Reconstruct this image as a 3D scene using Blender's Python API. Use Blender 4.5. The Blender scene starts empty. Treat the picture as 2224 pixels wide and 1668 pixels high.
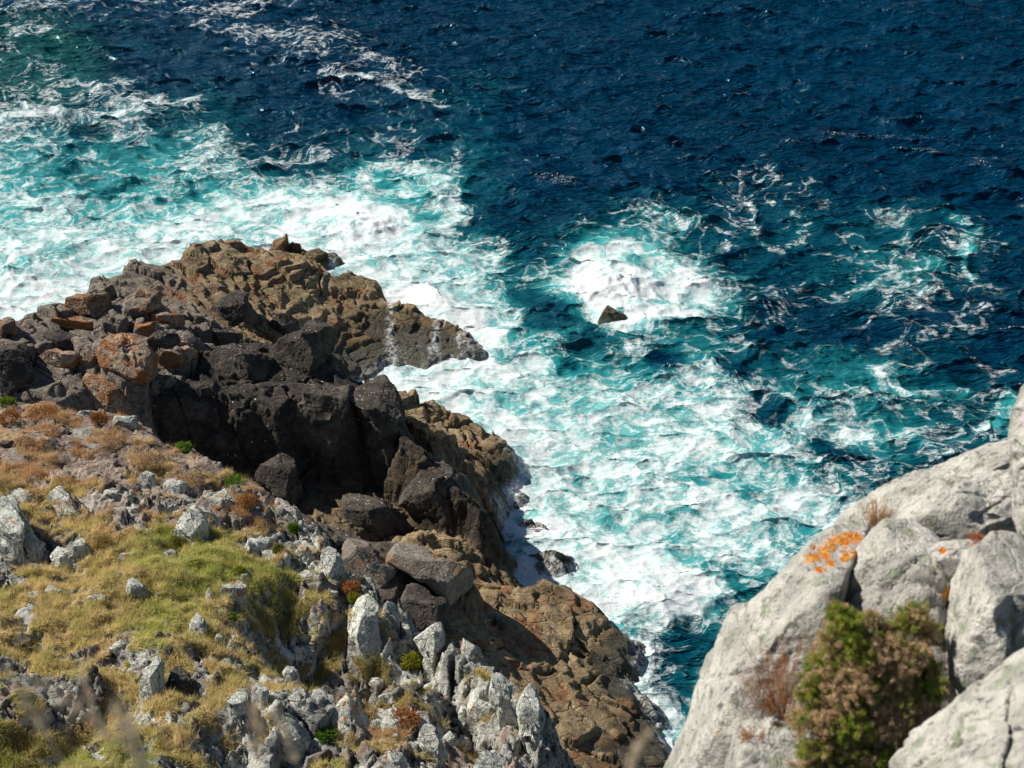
import bpy, math, random
import numpy as np
from mathutils import Vector

# ------------------------------------------------------------------ camera, sky, sun, exposure
S = bpy.context.scene
col = S.collection
CAMZ, PITCH, LENS = 55.0, math.radians(33.0), 55.0
F = 2224 / 36 * LENS
cd = bpy.data.cameras.new('camera'); cam = bpy.data.objects.new('camera', cd); col.objects.link(cam)
cam.location = (0, 0, CAMZ); cam.rotation_euler = (math.pi / 2 - PITCH, 0, 0)
cd.lens = LENS; cd.sensor_width = 36; cd.clip_start = 0.05; cd.clip_end = 12000
cd.dof.use_dof = True; cd.dof.focus_distance = 70; cd.dof.aperture_fstop = 5.0
S.camera = cam
SUN_EL = math.radians(42); SUN_DIR_XY = (-0.93, 0.37)
n_ = math.hypot(*SUN_DIR_XY)
SUNV = Vector((SUN_DIR_XY[0] / n_ * math.cos(SUN_EL), SUN_DIR_XY[1] / n_ * math.cos(SUN_EL), math.sin(SUN_EL)))
w = bpy.data.worlds.new('World'); S.world = w; w.use_nodes = True
nt = w.node_tree; bg = nt.nodes['Background']; sky = nt.nodes.new('ShaderNodeTexSky')
sky.sky_type = 'NISHITA'; sky.sun_disc = False; sky.sun_elevation = SUN_EL
sky.sun_rotation = math.atan2(SUNV.x, SUNV.y)
nt.links.new(sky.outputs[0], bg.inputs[0]); bg.inputs[1].default_value = 0.05
sky.dust_density = 0.0; sky.ozone_density = 1.6; sky.air_density = 1.0
sl = bpy.data.lights.new('sun', 'SUN'); so = bpy.data.objects.new('sun', sl); col.objects.link(so)
sl.energy = 5.0; sl.angle = math.radians(0.5); sl.color = (1.0, 0.94, 0.84)
so.rotation_euler = SUNV.to_track_quat('Z', 'Y').to_euler(); so.location = (-30, 60, 90)
S.view_settings.view_transform = 'Standard'; S.view_settings.look = 'None'
S.view_settings.exposure = 0.5; S.view_settings.gamma = 1.0
S.render.engine = 'CYCLES'
S.cycles.use_denoising = True; S.cycles.max_bounces = 4; S.cycles.diffuse_bounces = 2; S.cycles.glossy_bounces = 2
S.cycles.transparent_max_bounces = 8; S.cycles.sample_clamp_indirect = 4
rng = np.random.default_rng(7)

# ------------------------------------------------------------------ geometry of the view: a photo point (2224 px wide) at a height or a distance is a world point
cP, sP = math.cos(PITCH), math.sin(PITCH)
RV, UV, FV = np.array([1., 0, 0]), np.array([0, sP, cP]), np.array([0, cP, -sP])
CAM = np.array([0, 0, CAMZ])
def ray(px, py):
    return FV + RV * ((px - 1112) / F) + UV * ((834 - py) / F)
def atz(px, py, z):
    d = ray(px, py); return CAM + d * ((z - CAMZ) / d[2])
def att(px, py, t):
    return CAM + ray(px, py) * t          # t = depth along the view axis
def project(x, y, z):
    q = np.stack([x, y, z - CAMZ], -1); dep = np.maximum(q @ FV, 1e-3)
    return 1112 + q[..., 0] / dep * F, 834 - (q @ UV) / dep * F

# ------------------------------------------------------------------ numpy noise
def hsh(ix, iy, iz, s):
    h = (ix.astype(np.int64) * 374761393 + iy.astype(np.int64) * 668265263 + iz * 2147483647 + s * 974634541) & 0xffffffff
    h = ((h ^ (h >> 13)) * 1274126177) & 0xffffffff
    h = ((h ^ (h >> 16)) * 2246822519) & 0xffffffff
    return ((h ^ (h >> 15)) & 0xffffff) / float(0xffffff)
def pn2(x, y, s=0):
    ix, iy = np.floor(x), np.floor(y); fx, fy = x - ix, y - iy
    u, v = fx * fx * fx * (fx * (fx * 6 - 15) + 10), fy * fy * fy * (fy * (fy * 6 - 15) + 10)
    def g(a, b):
        t = hsh(ix + a, iy + b, 0, s) * 6.2831853
        return np.cos(t) * (fx - a) + np.sin(t) * (fy - b)
    a = g(0, 0); b = g(1, 0); c = g(0, 1); d = g(1, 1)
    return ((a + u * (b - a)) * (1 - v) + (c + u * (d - c)) * v) * 1.4
def pn3(p, s=0):
    i = np.floor(p); f = p - i; w_ = f * f * f * (f * (f * 6 - 15) + 10); o = 0
    for a in (0, 1):
        for b in (0, 1):
            for c in (0, 1):
                iz = (i[:, 2] + c).astype(np.int64)
                t = hsh(i[:, 0] + a, i[:, 1] + b, iz, s) * 6.2831853
                zz = hsh(i[:, 0] + a, i[:, 1] + b, iz, s + 91) * 2 - 1; r = np.sqrt(1 - zz * zz)
                g = np.cos(t) * r * (f[:, 0] - a) + np.sin(t) * r * (f[:, 1] - b) + zz * (f[:, 2] - c)
                o = o + g * (w_[:, 0] if a else 1 - w_[:, 0]) * (w_[:, 1] if b else 1 - w_[:, 1]) * (w_[:, 2] if c else 1 - w_[:, 2])
    return o * 1.4
def fbm2(x, y, o=4, s=0, g=.5, ridge=False):
    r = 0; a = 1; t = 0
    for k in range(o):
        n = pn2(x * 2 ** k + 13.7 * k, y * 2 ** k - 7.3 * k, s + k)
        r = r + a * ((1 - 2 * np.abs(n)) if ridge else n); t += a; a *= g
    return r / t
def fbm3(p, o=4, s=0, g=.5, ridge=False):
    r = 0; a = 1; t = 0
    for k in range(o):
        n = pn3(p * 2 ** k + 11.3 * k, s + k)
        r = r + a * ((1 - 2 * np.abs(n)) if ridge else n); t += a; a *= g
    return r / t
def vor2(x, y, s=0):
    """F1, F2, cell random a, b, offset to the cell's point"""
    ix, iy = np.floor(x), np.floor(y)
    F1 = np.full(x.shape, 9.); F2 = np.full(x.shape, 9.); ra = np.zeros(x.shape); rb = ra.copy(); ox = ra.copy(); oy = ra.copy()
    for a in (-1, 0, 1):
        for b in (-1, 0, 1):
            jx, jy = ix + a, iy + b
            h1 = hsh(jx, jy, 0, s); h2 = hsh(jx, jy, 1, s)
            dx, dy = jx + .1 + .8 * h1 - x, jy + .1 + .8 * h2 - y
            d = np.sqrt(dx * dx + dy * dy); m = d < F1
            F2 = np.where(m, F1, np.minimum(F2, d)); F1 = np.where(m, d, F1)
            ra = np.where(m, hsh(jx, jy, 2, s), ra); rb = np.where(m, hsh(jx, jy, 3, s), rb)
            ox = np.where(m, dx, ox); oy = np.where(m, dy, oy)
    return F1, F2, ra, rb, ox, oy
def sstep(a, b, x):
    t = np.clip((x - a) / (b - a), 0, 1); return t * t * (3 - 2 * t)
def blocks(x, y, cs, ang, asp, s, amp, tilt, crack, cw=.08, warp=.25):
    """jointed rock: every joint cell gets its own level and tilt, with an open crack between cells"""
    c, d = math.cos(ang), math.sin(ang)
    u = (x * c + y * d) / (cs * asp); v = (-x * d + y * c) / cs
    wx = fbm2(u * 1.3, v * 1.3, 2, s + 50) * warp * 2; wy = fbm2(u * 1.3 + 9, v * 1.3, 2, s + 60) * warp * 2
    F1, F2, ra, rb, ox, oy = vor2(u + wx, v + wy, s)
    e = F2 - F1
    r = (ra - .5) * 2 * amp + (-(ra - .5) * ox * 2 - (rb - .5) * oy * 2) * tilt
    return r - crack * (1 - sstep(0, cw, e)) - (amp * .12) * (1 - sstep(0, .25, e))

# ------------------------------------------------------------------ mesh and object helpers
def mesh_obj(name, V, faces, mat, parent=None, loc=None, smooth=True, attrs=None, cols=None):
    V = np.asarray(V, dtype=np.float32)
    loc = np.zeros(3) if loc is None else np.asarray(loc, dtype=float)
    me = bpy.data.meshes.new(name); me.vertices.add(len(V)); me.vertices.foreach_set('co', (V - loc).astype(np.float32).ravel())
    faces = np.asarray(faces, dtype=np.int32); k = faces.shape[1]
    me.loops.add(faces.size); me.loops.foreach_set('vertex_index', faces.ravel())
    me.polygons.add(len(faces)); me.polygons.foreach_set('loop_start', np.arange(0, faces.size, k, dtype=np.int32))
    me.polygons.foreach_set('loop_total', np.full(len(faces), k, dtype=np.int32))
    me.polygons.foreach_set('use_smooth', np.full(len(faces), smooth, dtype=bool))
    me.update(calc_edges=True)
    for nm, a in (attrs or {}).items():
        at = me.attributes.new(nm, 'FLOAT', 'POINT'); at.data.foreach_set('value', np.asarray(a, dtype=np.float32).ravel())
    if cols is not None:
        at = me.attributes.new('tint', 'FLOAT_COLOR', 'POINT')
        c4 = np.ones((len(V), 4), dtype=np.float32); c4[:, :3] = cols; at.data.foreach_set('color', c4.ravel())
    if mat: me.materials.append(mat)
    o = bpy.data.objects.new(name, me); col.objects.link(o); o.location = loc
    if parent: o.parent = parent; o.location = loc - np.array(parent.location)
    return o
def tag(o, label=None, cat=None, group=None, kind=None):
    if label: o['label'] = label
    if cat: o['category'] = cat
    if group: o['group'] = group
    if kind: o['kind'] = kind
    return o
def gridfaces(nr, nc):
    i = np.arange(nr * nc).reshape(nr, nc)
    return np.stack([i[:-1, :-1], i[:-1, 1:], i[1:, 1:], i[1:, :-1]], -1).reshape(-1, 4)
ICO = {}
def ico(level):
    if level not in ICO:
        import bmesh
        bm = bmesh.new(); bmesh.ops.create_icosphere(bm, subdivisions=level, radius=1)
        ICO[level] = (np.array([v.co[:] for v in bm.verts]), np.array([[v.index for v in f.verts] for f in bm.faces])); bm.free()
    return ICO[level]

# ------------------------------------------------------------------ material helpers
class NT:
    def __init__(s, name):
        s.m = bpy.data.materials.new(name); s.m.use_nodes = True; s.t = s.m.node_tree
        s.t.nodes.clear(); s.out = s.n('ShaderNodeOutputMaterial')
    def n(s, t, **k):
        x = s.t.nodes.new(t)
        for a, b in k.items(): setattr(x, a, b)
        return x
    def L(s, a, b): s.t.links.new(a, b)
    def put(s, v, sock):
        if isinstance(v, (int, float)): sock.default_value = v
        elif isinstance(v, tuple): sock.default_value = v if len(v) == len(sock.default_value) else (*v, 1)
        else: s.L(v, sock)
    def math(s, op, a, b=0., c=0., clamp=False):
        x = s.n('ShaderNodeMath', operation=op, use_clamp=clamp)
        s.put(a, x.inputs[0]); s.put(b, x.inputs[1])
        if op in ('MULTIPLY_ADD', 'SMOOTH_MIN', 'SMOOTH_MAX'): s.put(c, x.inputs[2])
        return x.outputs[0]
    def add(s, a, b): return s.math('ADD', a, b)
    def mul(s, a, b): return s.math('MULTIPLY', a, b)
    def sub(s, a, b): return s.math('SUBTRACT', a, b)
    def mx(s, a, b): return s.math('MAXIMUM', a, b)
    def step(s, v, a, b, lo=0., hi=1., interp='SMOOTHSTEP'):
        x = s.n('ShaderNodeMapRange', interpolation_type=interp); x.clamp = True if interp == 'LINEAR' else x.clamp
        s.put(v, x.inputs[0]); s.put(a, x.inputs[1]); s.put(b, x.inputs[2]); s.put(lo, x.inputs[3]); s.put(hi, x.inputs[4])
        return x.outputs[0]
    def pos(s): return s.n('ShaderNodeNewGeometry').outputs['Position']
    def nz(s):
        g = s.n('ShaderNodeNewGeometry'); x = s.n('ShaderNodeSeparateXYZ'); s.L(g.outputs['Normal'], x.inputs[0]); return x.outputs[2]
    def scale(s, v, sc, rot=0., off=(0, 0, 0)):
        x = s.n('ShaderNodeMapping'); s.L(v, x.inputs[0]); x.inputs['Scale'].default_value = sc if isinstance(sc, tuple) else (sc,) * 3
        x.inputs['Rotation'].default_value = (0, 0, rot); x.inputs['Location'].default_value = off; return x.outputs[0]
    def noise(s, v, sc, det=4., rough=.5, dist=0., color=False):
        x = s.n('ShaderNodeTexNoise'); s.L(v, x.inputs['Vector']); x.inputs['Scale'].default_value = sc
        x.inputs['Detail'].default_value = det; x.inputs['Roughness'].default_value = rough; x.inputs['Distortion'].default_value = dist
        return x.outputs['Color' if color else 'Fac']
    def vor(s, v, sc, feature='F1', rnd=1., out=0):
        x = s.n('ShaderNodeTexVoronoi', feature=feature); s.L(v, x.inputs['Vector']); x.inputs['Scale'].default_value = sc
        x.inputs['Randomness'].default_value = rnd; return x.outputs[out]
    def warp(s, v, sc, amt, det=2.):
        n = s.noise(v, sc, det, color=True)
        a = s.n('ShaderNodeVectorMath', operation='MULTIPLY_ADD'); s.L(n, a.inputs[0]); a.inputs[1].default_value = (amt,) * 3
        s.L(v, a.inputs[2]); return a.outputs[0]
    def mix(s, f, a, b):
        x = s.n('ShaderNodeMix', data_type='RGBA'); s.put(f, x.inputs[0]); s.put(a, x.inputs[6]); s.put(b, x.inputs[7]); return x.outputs[2]
    def attr(s, name, out='Fac'): return s.n('ShaderNodeAttribute', attribute_name=name).outputs[out]
    def bump(s, h, dist, strength=1., nrm=None):
        x = s.n('ShaderNodeBump'); s.L(h, x.inputs['Height']); x.inputs['Distance'].default_value = dist; x.inputs['Strength'].default_value = strength
        if nrm: s.L(nrm, x.inputs['Normal'])
        return x.outputs[0]
    def bsdf(s, color, rough=.9, nrm=None, spec=.3, **k):
        x = s.n('ShaderNodeBsdfPrincipled'); s.put(color, x.inputs['Base Color']); s.put(rough, x.inputs['Roughness'])
        s.put(spec, x.inputs['Specular IOR Level'])
        if nrm: s.L(nrm, x.inputs['Normal'])
        for a, b in k.items(): s.put(b, x.inputs[a])
        s.L(x.outputs[0], s.out.inputs[0]); return x

def rock_mat(name, base, dark, light, sc=1., orange=0., ocol=(.55, .2, .02), green=0., spots=0., crack=.5, bumpd=.06, vein=None, rust=0., rcol=(.25, .09, .03), painted=False, layered=0.):
    """weathered stone: blotches of three tones, lichen, rust and droppings each with a shape of its own, open cracks as relief"""
    t = NT(name); P = t.pos(); Q = t.warp(P, .6 * sc, .5 / sc)
    n1 = t.noise(Q, .9 * sc, 6, .62); n2 = t.noise(P, 5 * sc, 6, .65); n3 = t.noise(P, 22 * sc, 4, .7)
    c = t.mix(t.step(n1, .38, .62), base, light)
    c = t.mix(t.mul(t.step(n2, .52, .68), .8), c, dark)
    c = t.mix(t.mul(t.step(n3, .42, .3), .6), c, dark)
    c = t.mix(t.mul(t.step(n3, .56, .68), .45), c, light)
    if rust: c = t.mix(t.mul(t.step(t.noise(t.scale(Q, (1, 1, 1.6), 0, (31, 7, 3)), 1.1 * sc, 5, .6), .62 - rust * .25, .72 - rust * .2), .85), c, rcol)
    if green: c = t.mix(t.mul(t.step(t.noise(t.scale(P, 1., 0, (5, 17, 3)), 2.3 * sc, 5, .6), .62 - green * .2, .7 - green * .2), .7), c, (.27, .31, .2))
    if spots:
        v = t.vor(t.warp(P, 9 * sc, .12 / sc), 4.2 * sc); m = t.step(v, .2, .12)
        m = t.mul(m, t.step(t.noise(P, .7 * sc, 3, .5), .62 - spots * .25, .7 - spots * .2))
        c = t.mix(t.mul(m, t.step(t.nz(), .55, .85)), c, (.62, .6, .56))
    if orange:
        o = t.step(t.noise(t.scale(t.warp(P, 3 * sc, .2 / sc), 1., 0, (3, 9, 21)), 1.7 * sc, 7, .68), .69 - orange * .2, .73 - orange * .2)
        c = t.mix(t.mul(o, t.step(n3, .35, .5)), c, ocol)
    if painted:
        a = t.attr('lichen'); o = t.step(t.add(a, t.mul(t.sub(t.noise(P, 17, 6, .75), .5), 3.4)), .62, .72)
        c = t.mix(o, c, t.mix(t.step(n2, .4, .6), (.6, .17, .01), (.78, .36, .05)))
    vc = t.vor(t.warp(t.scale(P, (1, 1, 1 + layered * 2)), 1.2 * sc, .5 / sc), .9 * sc, 'DISTANCE_TO_EDGE')
    cr = t.step(vc, 0., .035)
    vd = t.vor(t.warp(t.scale(P, (1, 1, 1 + layered * 3)), 3 * sc, .25 / sc), 3.3 * sc, 'DISTANCE_TO_EDGE'); cr2 = t.step(vd, 0., .05)
    h = t.add(t.add(t.mul(n1, 1.2), t.mul(n2, .8)), t.add(t.mul(n3, .3), t.add(t.mul(cr, crack), t.mul(cr2, crack * .5))))
    t.bsdf(c, .88, t.bump(h, bumpd), .25)
    return t.m

M_lich = rock_mat('lichened_grey_rock', (.4, .41, .37), (.07, .07, .065), (.68, .68, .61), 1.7, orange=.3, green=.4, crack=.5, bumpd=.09)
M_lich_o = rock_mat('orange_spotted_grey_rock', (.42, .42, .38), (.09, .09, .08), (.62, .61, .54), 2., orange=.75, green=.5, crack=.5, bumpd=.08)
M_dark = rock_mat('dark_weathered_rock', (.042, .035, .03), (.016, .015, .014), (.11, .093, .075), 1., orange=.1, ocol=(.3, .13, .04), spots=.65, crack=.5, bumpd=.1)
M_orangeb = rock_mat('ochre_stained_rock', (.24, .145, .085), (.07, .05, .04), (.42, .33, .25), .9, rust=.7, rcol=(.32, .13, .045), crack=.6, bumpd=.1, layered=.5)
M_brown = rock_mat('brown_layered_rock', (.15, .1, .065), (.05, .04, .032), (.27, .2, .14), .9, rust=.6, rcol=(.26, .11, .04), crack=.7, bumpd=.1, layered=1.)
M_slab = rock_mat('brown_grey_slab', (.16, .135, .11), (.05, .045, .04), (.27, .23, .19), 1., rust=.4, rcol=(.24, .13, .06), spots=.8, crack=.35, bumpd=.08)
M_gran = rock_mat('pale_granite', (.38, .365, .33), (.055, .052, .046), (.62, .595, .535), 3.8, orange=.12, green=.3, crack=.12, bumpd=.05, painted=True)

def shore_material():
    t = NT('wet_shore_rock'); P = t.pos(); Q = t.warp(P, .35, 1.2); sx = t.n('ShaderNodeSeparateXYZ'); t.L(P, sx.inputs[0])
    n1 = t.noise(Q, .35, 7, .6); n2 = t.noise(P, 2.6, 6, .65); n3 = t.noise(P, 13, 5, .7); n4 = t.noise(P, 34, 3, .7)
    zz = t.add(sx.outputs[2], t.mul(t.sub(n1, .5), 3.))
    c = t.mix(t.step(n1, .36, .6), (.17, .12, .065), (.32, .24, .14))
    c = t.mix(t.mul(t.step(t.noise(t.scale(Q, 1, 0, (9, 4, 1)), .7, 6, .6), .52, .62), .8), c, (.25, .115, .055))
    c = t.mix(t.step(zz, 5.6, 7.4), c, t.mix(t.step(n2, .4, .62), (.12, .1, .085), (.28, .235, .19)))
    c = t.mix(t.mul(t.step(n2, .5, .68), .75), c, (.035, .03, .025))
    c = t.mix(t.mul(t.step(n3, .58, .68), .6), c, (.24, .18, .11))
    c = t.mix(t.mul(t.attr('painted_shade'), .92), c, t.mix(t.step(n2, .45, .65), (.022, .019, .017), (.06, .052, .043)))  # shade of the crag and gully painted into the rock as a near-black tone
    # droppings and barnacles
    v = t.vor(t.warp(P, 5, .18), 3.4); m = t.mul(t.step(v, .17, .1), t.step(t.noise(P, .45, 3), .5, .58))
    c = t.mix(t.mul(m, t.step(sx.outputs[2], 4.2, 6.)), c, (.6, .58, .54))
    # mussel and weed belt near the water
    zw = t.add(sx.outputs[2], t.mul(t.sub(t.noise(P, .5, 5), .5), 3.2)); belt = t.step(zw, 2.0, .9)
    mus = t.mix(t.step(n4, .5, .62), t.mix(t.step(n3, .45, .6), (.018, .015, .016), (.05, .042, .02)), (.2, .17, .09))
    c = t.mix(belt, c, mus)
    cr = t.step(t.vor(t.warp(t.scale(P, (.5, 1, 1.), .5), 1.2, .5), .8, 'DISTANCE_TO_EDGE'), 0., .04)
    cr2 = t.step(t.vor(t.warp(t.scale(P, (.6, 1, 1.), -.3), 3, .3), 2.6, 'DISTANCE_TO_EDGE'), 0., .06)
    h = t.add(t.add(t.mul(n1, 1.), t.add(t.mul(n2, .9), t.mul(cr, .5))), t.add(t.mul(cr2, .22), t.add(t.mul(n3, .45), t.mul(t.mul(n4, belt), .5))))
    # water films and rivulets left by the last wave
    wf = t.attr('film'); fz = t.mul(t.mx(t.mul(wf, .62), t.mul(t.step(t.add(sx.outputs[2], t.mul(t.sub(n1, .5), 2.)), .5, -.1), .6)), t.step(t.noise(P, 3.2, 7, .72), .42, .58))
    c = t.mix(fz, c, (.78, .82, .84))
    wet = t.step(zw, 1.6, .3)
    t.bsdf(c, t.step(wet, 0, 1, .9, .42), t.bump(h, .12), t.step(wet, 0, 1, .2, .5))
    return t.m
M_shore = shore_material()

def hill_material():
    t = NT('hillside_ground'); P = t.pos(); cv = t.attr('cover')
    Q = t.warp(P, .5, .6); n1 = t.noise(Q, .8, 6, .6); n2 = t.noise(P, 5, 6, .65); n3 = t.noise(P, 22, 4, .7)
    c = t.mix(t.step(n1, .4, .6), (.17, .125, .1), (.34, .26, .21)); c = t.mix(t.mul(t.step(n2, .5, .66), .85), c, (.045, .04, .038))
    c = t.mix(t.mul(t.step(n3, .58, .68), .6), c, (.42, .4, .36))
    c = t.mix(t.mul(t.step(t.noise(t.scale(Q, 1, 0, (4, 4, 4)), 1.1, 5), .56, .66), .7), c, (.33, .35, .31))
    pc = t.mix(t.step(n1, .4, .6), (.2, .2, .18), (.5, .5, .45)); pc = t.mix(t.mul(t.step(n2, .48, .62), .9), pc, (.05, .045, .04)); pc = t.mix(t.mul(t.step(n3, .55, .65), .6), pc, (.6, .6, .55))
    c = t.mix(t.mul(t.attr('pale'), t.step(t.noise(Q, .6, 4, .6), .38, .52)), c, pc)
    m = t.step(t.add(cv, t.mul(t.sub(n2, .5), .8)), .35, .6)
    c = t.mix(m, c, t.mix(n3, t.attr('tint', 'Color'), (.05, .04, .022)))
    cr = t.step(t.vor(t.warp(t.scale(P, (.35, 1, 1.), .55), 1.5, .3), 1.8, 'DISTANCE_TO_EDGE'), 0., .06)
    h = t.add(t.add(n1, n2), t.add(t.mul(n3, .5), t.mul(cr, .4)))
    t.bsdf(c, .92, t.bump(h, .08), .2); return t.m
M_hill = hill_material()

def blade_material(name, trans=.35):
    t = NT(name); c = t.attr('tint', 'Color')
    a = t.n('ShaderNodeBsdfDiffuse'); b = t.n('ShaderNodeBsdfTranslucent'); m = t.n('ShaderNodeMixShader'); m.inputs[0].default_value = trans
    t.L(c, a.inputs[0]); t.L(c, b.inputs[0]); t.L(a.outputs[0], m.inputs[1]); t.L(b.outputs[0], m.inputs[2]); t.L(m.outputs[0], t.out.inputs[0]); return t.m
M_blade = blade_material('grass_blades')

def sea_material():
    t = NT('sea_water'); P = t.pos(); A0 = t.attr('foam'); T0 = t.attr('aerated'); G0 = t.attr('shallow'); K = t.attr('crest')
    fl = t.n('ShaderNodeVectorMath', operation='MULTIPLY'); t.L(P, fl.inputs[0]); fl.inputs[1].default_value = (1, 1, 0); P2 = fl.outputs[0]
    Q = t.attr('tint', 'Vector'); Qs = t.warp(Q, .8, .45, 2); Qf = t.warp(Qs, 4., .07, 2); Pf = t.warp(P2, 1.5, .25, 3)
    lo = t.noise(Q, .26, 3, .5); mid = t.noise(Qs, .8, 6, .56); fine = t.noise(t.scale(Pf, (.8, 1.15, 1), .2), 3.2, 8, .7); grain = t.noise(t.scale(Pf, (.8, 1.2, 1), .1), 12, 4, .75)
    A = t.add(A0, t.mul(t.sub(lo, .5), 1.15)); A = t.mul(A, t.step(A0, .02, .2))
    D = t.add(A, t.add(t.mul(t.sub(mid, .5), 2.3), t.mul(t.sub(fine, .5), .8)))
    dens = t.step(D, .68, 1.3); thick = t.step(D, .34, .74)
    def hole(v, sc, ra, rb, soft, off=(0, 0, 0)):
        x = t.vor(t.scale(v, 1., 0, off), sc); r_ = t.step(t.add(A, t.mul(t.sub(fine, .5), .6)), .25, 1.05, ra, rb, 'LINEAR')
        return t.step(t.sub(x, r_), 0., soft)
    h1 = hole(Qs, .6, .72, .2, .22); h2 = hole(Qf, 1.6, .68, .15, .3, (3, 1, 0))
    lacy = t.mul(thick, t.mul(t.step(h1, 0, 1, .12, 1.), t.step(h2, 0, 1, .25, 1.)))
    def thread(v, sc, w_, det=5.):
        n = t.math('ABSOLUTE', t.sub(t.noise(v, sc, det, .58), .5)); return t.step(n, w_, w_ * .25)
    gate = t.step(t.add(fine, t.mul(t.sub(grain, .5), .5)), .36, .56)
    Qv = t.warp(t.warp(Q, .9, .5, 2), 3.2, .13, 3)
    def web(sc, w0, w1, a0, off):
        e = t.vor(t.scale(Qv, (.8, 1.15, 1), .2, off), sc, 'DISTANCE_TO_EDGE'); wd = t.mul(t.step(A, 0., .8, w0, w1, 'LINEAR'), t.step(t.add(fine, t.mul(t.sub(mid, .5), .8)), .4, .66, .0, 2., 'LINEAR'))
        return t.mul(t.step(t.sub(e, wd), .02 * sc + .01, 0.), t.step(t.add(A, t.mul(t.sub(mid, .5), .8)), a0, a0 + .2))
    th1 = t.mul(web(.42, .008, .085, .08, (0, 0, 0)), t.step(gate, 0, 1, .25, 1.)); th2 = t.mul(t.mx(web(1.05, .012, .15, .22, (5, 2, 0)), t.mul(web(2.6, .01, .1, .35, (1, 7, 0)), .8)), t.step(gate, 0, 1, .3, 1.))
    fk = t.mul(t.step(grain, .66, .72), t.mul(t.step(A0, .03, .25), t.step(t.add(mid, t.mul(A, .25)), .52, .64)))
    foam = t.mx(t.mx(dens, lacy), t.mx(t.mul(t.mx(th1, th2), .92), t.mul(fk, .7)))
    foam = t.mul(foam, t.step(grain, .3, .5, .8, 1.)); foam = t.mul(foam, t.step(t.add(fine, t.mul(t.sub(D, .9), .35)), .3, .56, .7, 1.)); foam = t.mul(foam, t.step(t.add(D, t.mul(grain, .3)), .2, 1.2, .75, 1.))
    foam = t.mx(foam, t.mul(t.step(t.add(K, t.mul(t.sub(grain, .5), 2.6)), 1.12, 1.25), .8))  # white specks on wave tops: sun glints painted in with the foam colour
    veil = t.mul(t.step(t.add(A, t.mul(t.sub(mid, .5), 1.)), .4, 1.15), .85)
    T = t.add(T0, t.add(t.mul(t.sub(lo, .5), .5), t.mul(t.sub(mid, .5), .5)))
    deep = t.mix(t.step(G0, .1, .7), (.0001, .025, .06), (.003, .06, .045))
    wc = t.mix(t.step(T, .1, .5, interp='LINEAR'), deep, (.002, .075, .1))
    wc = t.mix(t.step(T, .42, .8, interp='LINEAR'), wc, (.025, .26, .27))
    wc = t.mix(t.step(T, .75, 1.15, interp='LINEAR'), wc, (.17, .5, .49))
    wc = t.mix(veil, wc, (.5, .72, .7))
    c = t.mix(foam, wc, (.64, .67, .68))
    def rid(sc, rot, k, det, off): return t.math('SUBTRACT', 1., t.math('ABSOLUTE', t.mul(t.sub(t.noise(t.scale(P2, (.34, 1.6, 1), rot, off), sc, det, .5, .35), .5), k)))
    w1 = rid(.55, .1, 5., 3., (0, 0, 0)); w2 = rid(1.5, -.12, 5., 3., (9, 2, 0)); w3 = rid(4., .2, 4., 3., (2, 8, 0))
    calm = t.step(t.mx(t.mul(A, 1.2), T0), .15, .9, 1., .1)
    gust = t.step(t.noise(P2, .045, 3, .5), .38, .62, .6, 1.25); calm = t.mul(calm, gust)
    h = t.mul(calm, t.add(t.mul(w1, .45), t.add(t.mul(w2, .24), t.mul(w3, .06))))
    h = t.add(h, t.add(t.mul(t.mx(dens, thick), .05), t.mul(fine, .1)))
    x = t.bsdf(c, t.step(foam, 0, 1, .13, .8), t.bump(h, .8, 1.), t.step(foam, 0, 1, .6, .1), IOR=1.2)
    x.inputs['Specular Tint'].default_value = (.2, .75, 1, 1)
    return t.m
M_sea = sea_material()

# ------------------------------------------------------------------ fields laid out on the ground and the sea
def digits(rows):
    return np.array([[int(c) for c in r.replace(' ', '')] for r in rows], float) / 9
def lookup(G, px, py, x0, y0, pitch):
    u = np.clip((px - x0) / pitch, 0, G.shape[1] - 1.001); v = np.clip((py - y0) / pitch, 0, G.shape[0] - 1.001)
    i, j = np.floor(u).astype(int), np.floor(v).astype(int); fu, fv = u - i, v - j
    return (G[j, i] * (1 - fu) + G[j, i + 1] * fu) * (1 - fv) + (G[j + 1, i] * (1 - fu) + G[j + 1, i + 1] * fu) * fv
FOAM = digits([
 '5433 2433 2110 0000 0000 0000 0000 0',
 '4321 1135 5420 0000 0000 0000 0000 0',
 '3322 2110 1455 2000 0000 0000 0000 0',
 '7665 4310 1112 2100 0000 0000 0000 0',
 '5433 4562 4433 3100 0000 0000 0000 0',
 '6533 4555 5655 6000 0001 4321 0000 0',
 '8876 6778 8886 6201 3433 3223 3322 1',
 '9888 8999 8998 7523 5664 3122 4443 1',
 '9999 9999 9999 8745 8987 5333 4433 2',
 '9999 9999 9999 9943 5863 3223 4322 2',
 '9999 9999 9999 9876 5435 3232 4233 3',
 '9999 9999 9999 9998 8888 8543 3344 4',
 '9999 9999 9999 9999 8789 8764 4555 4',
 '9999 9999 9999 9998 8888 7765 4555 5',
 '9999 9999 9999 9978 8988 7876 5555 5',
 '9999 9999 9999 9988 9976 5665 5555 5',
 '9999 9999 9999 9979 9998 5444 4444 4',
 '9999 9999 9999 9997 6776 3333 4444 4',
 '9999 9999 9999 9997 6552 3333 4444 4',
 '9999 9999 9999 9999 8576 5544 4444 4',
 '9999 9999 9999 9999 9989 8844 4444 4',
 '9999 9999 9999 9999 9999 9944 4444 4'])
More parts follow.
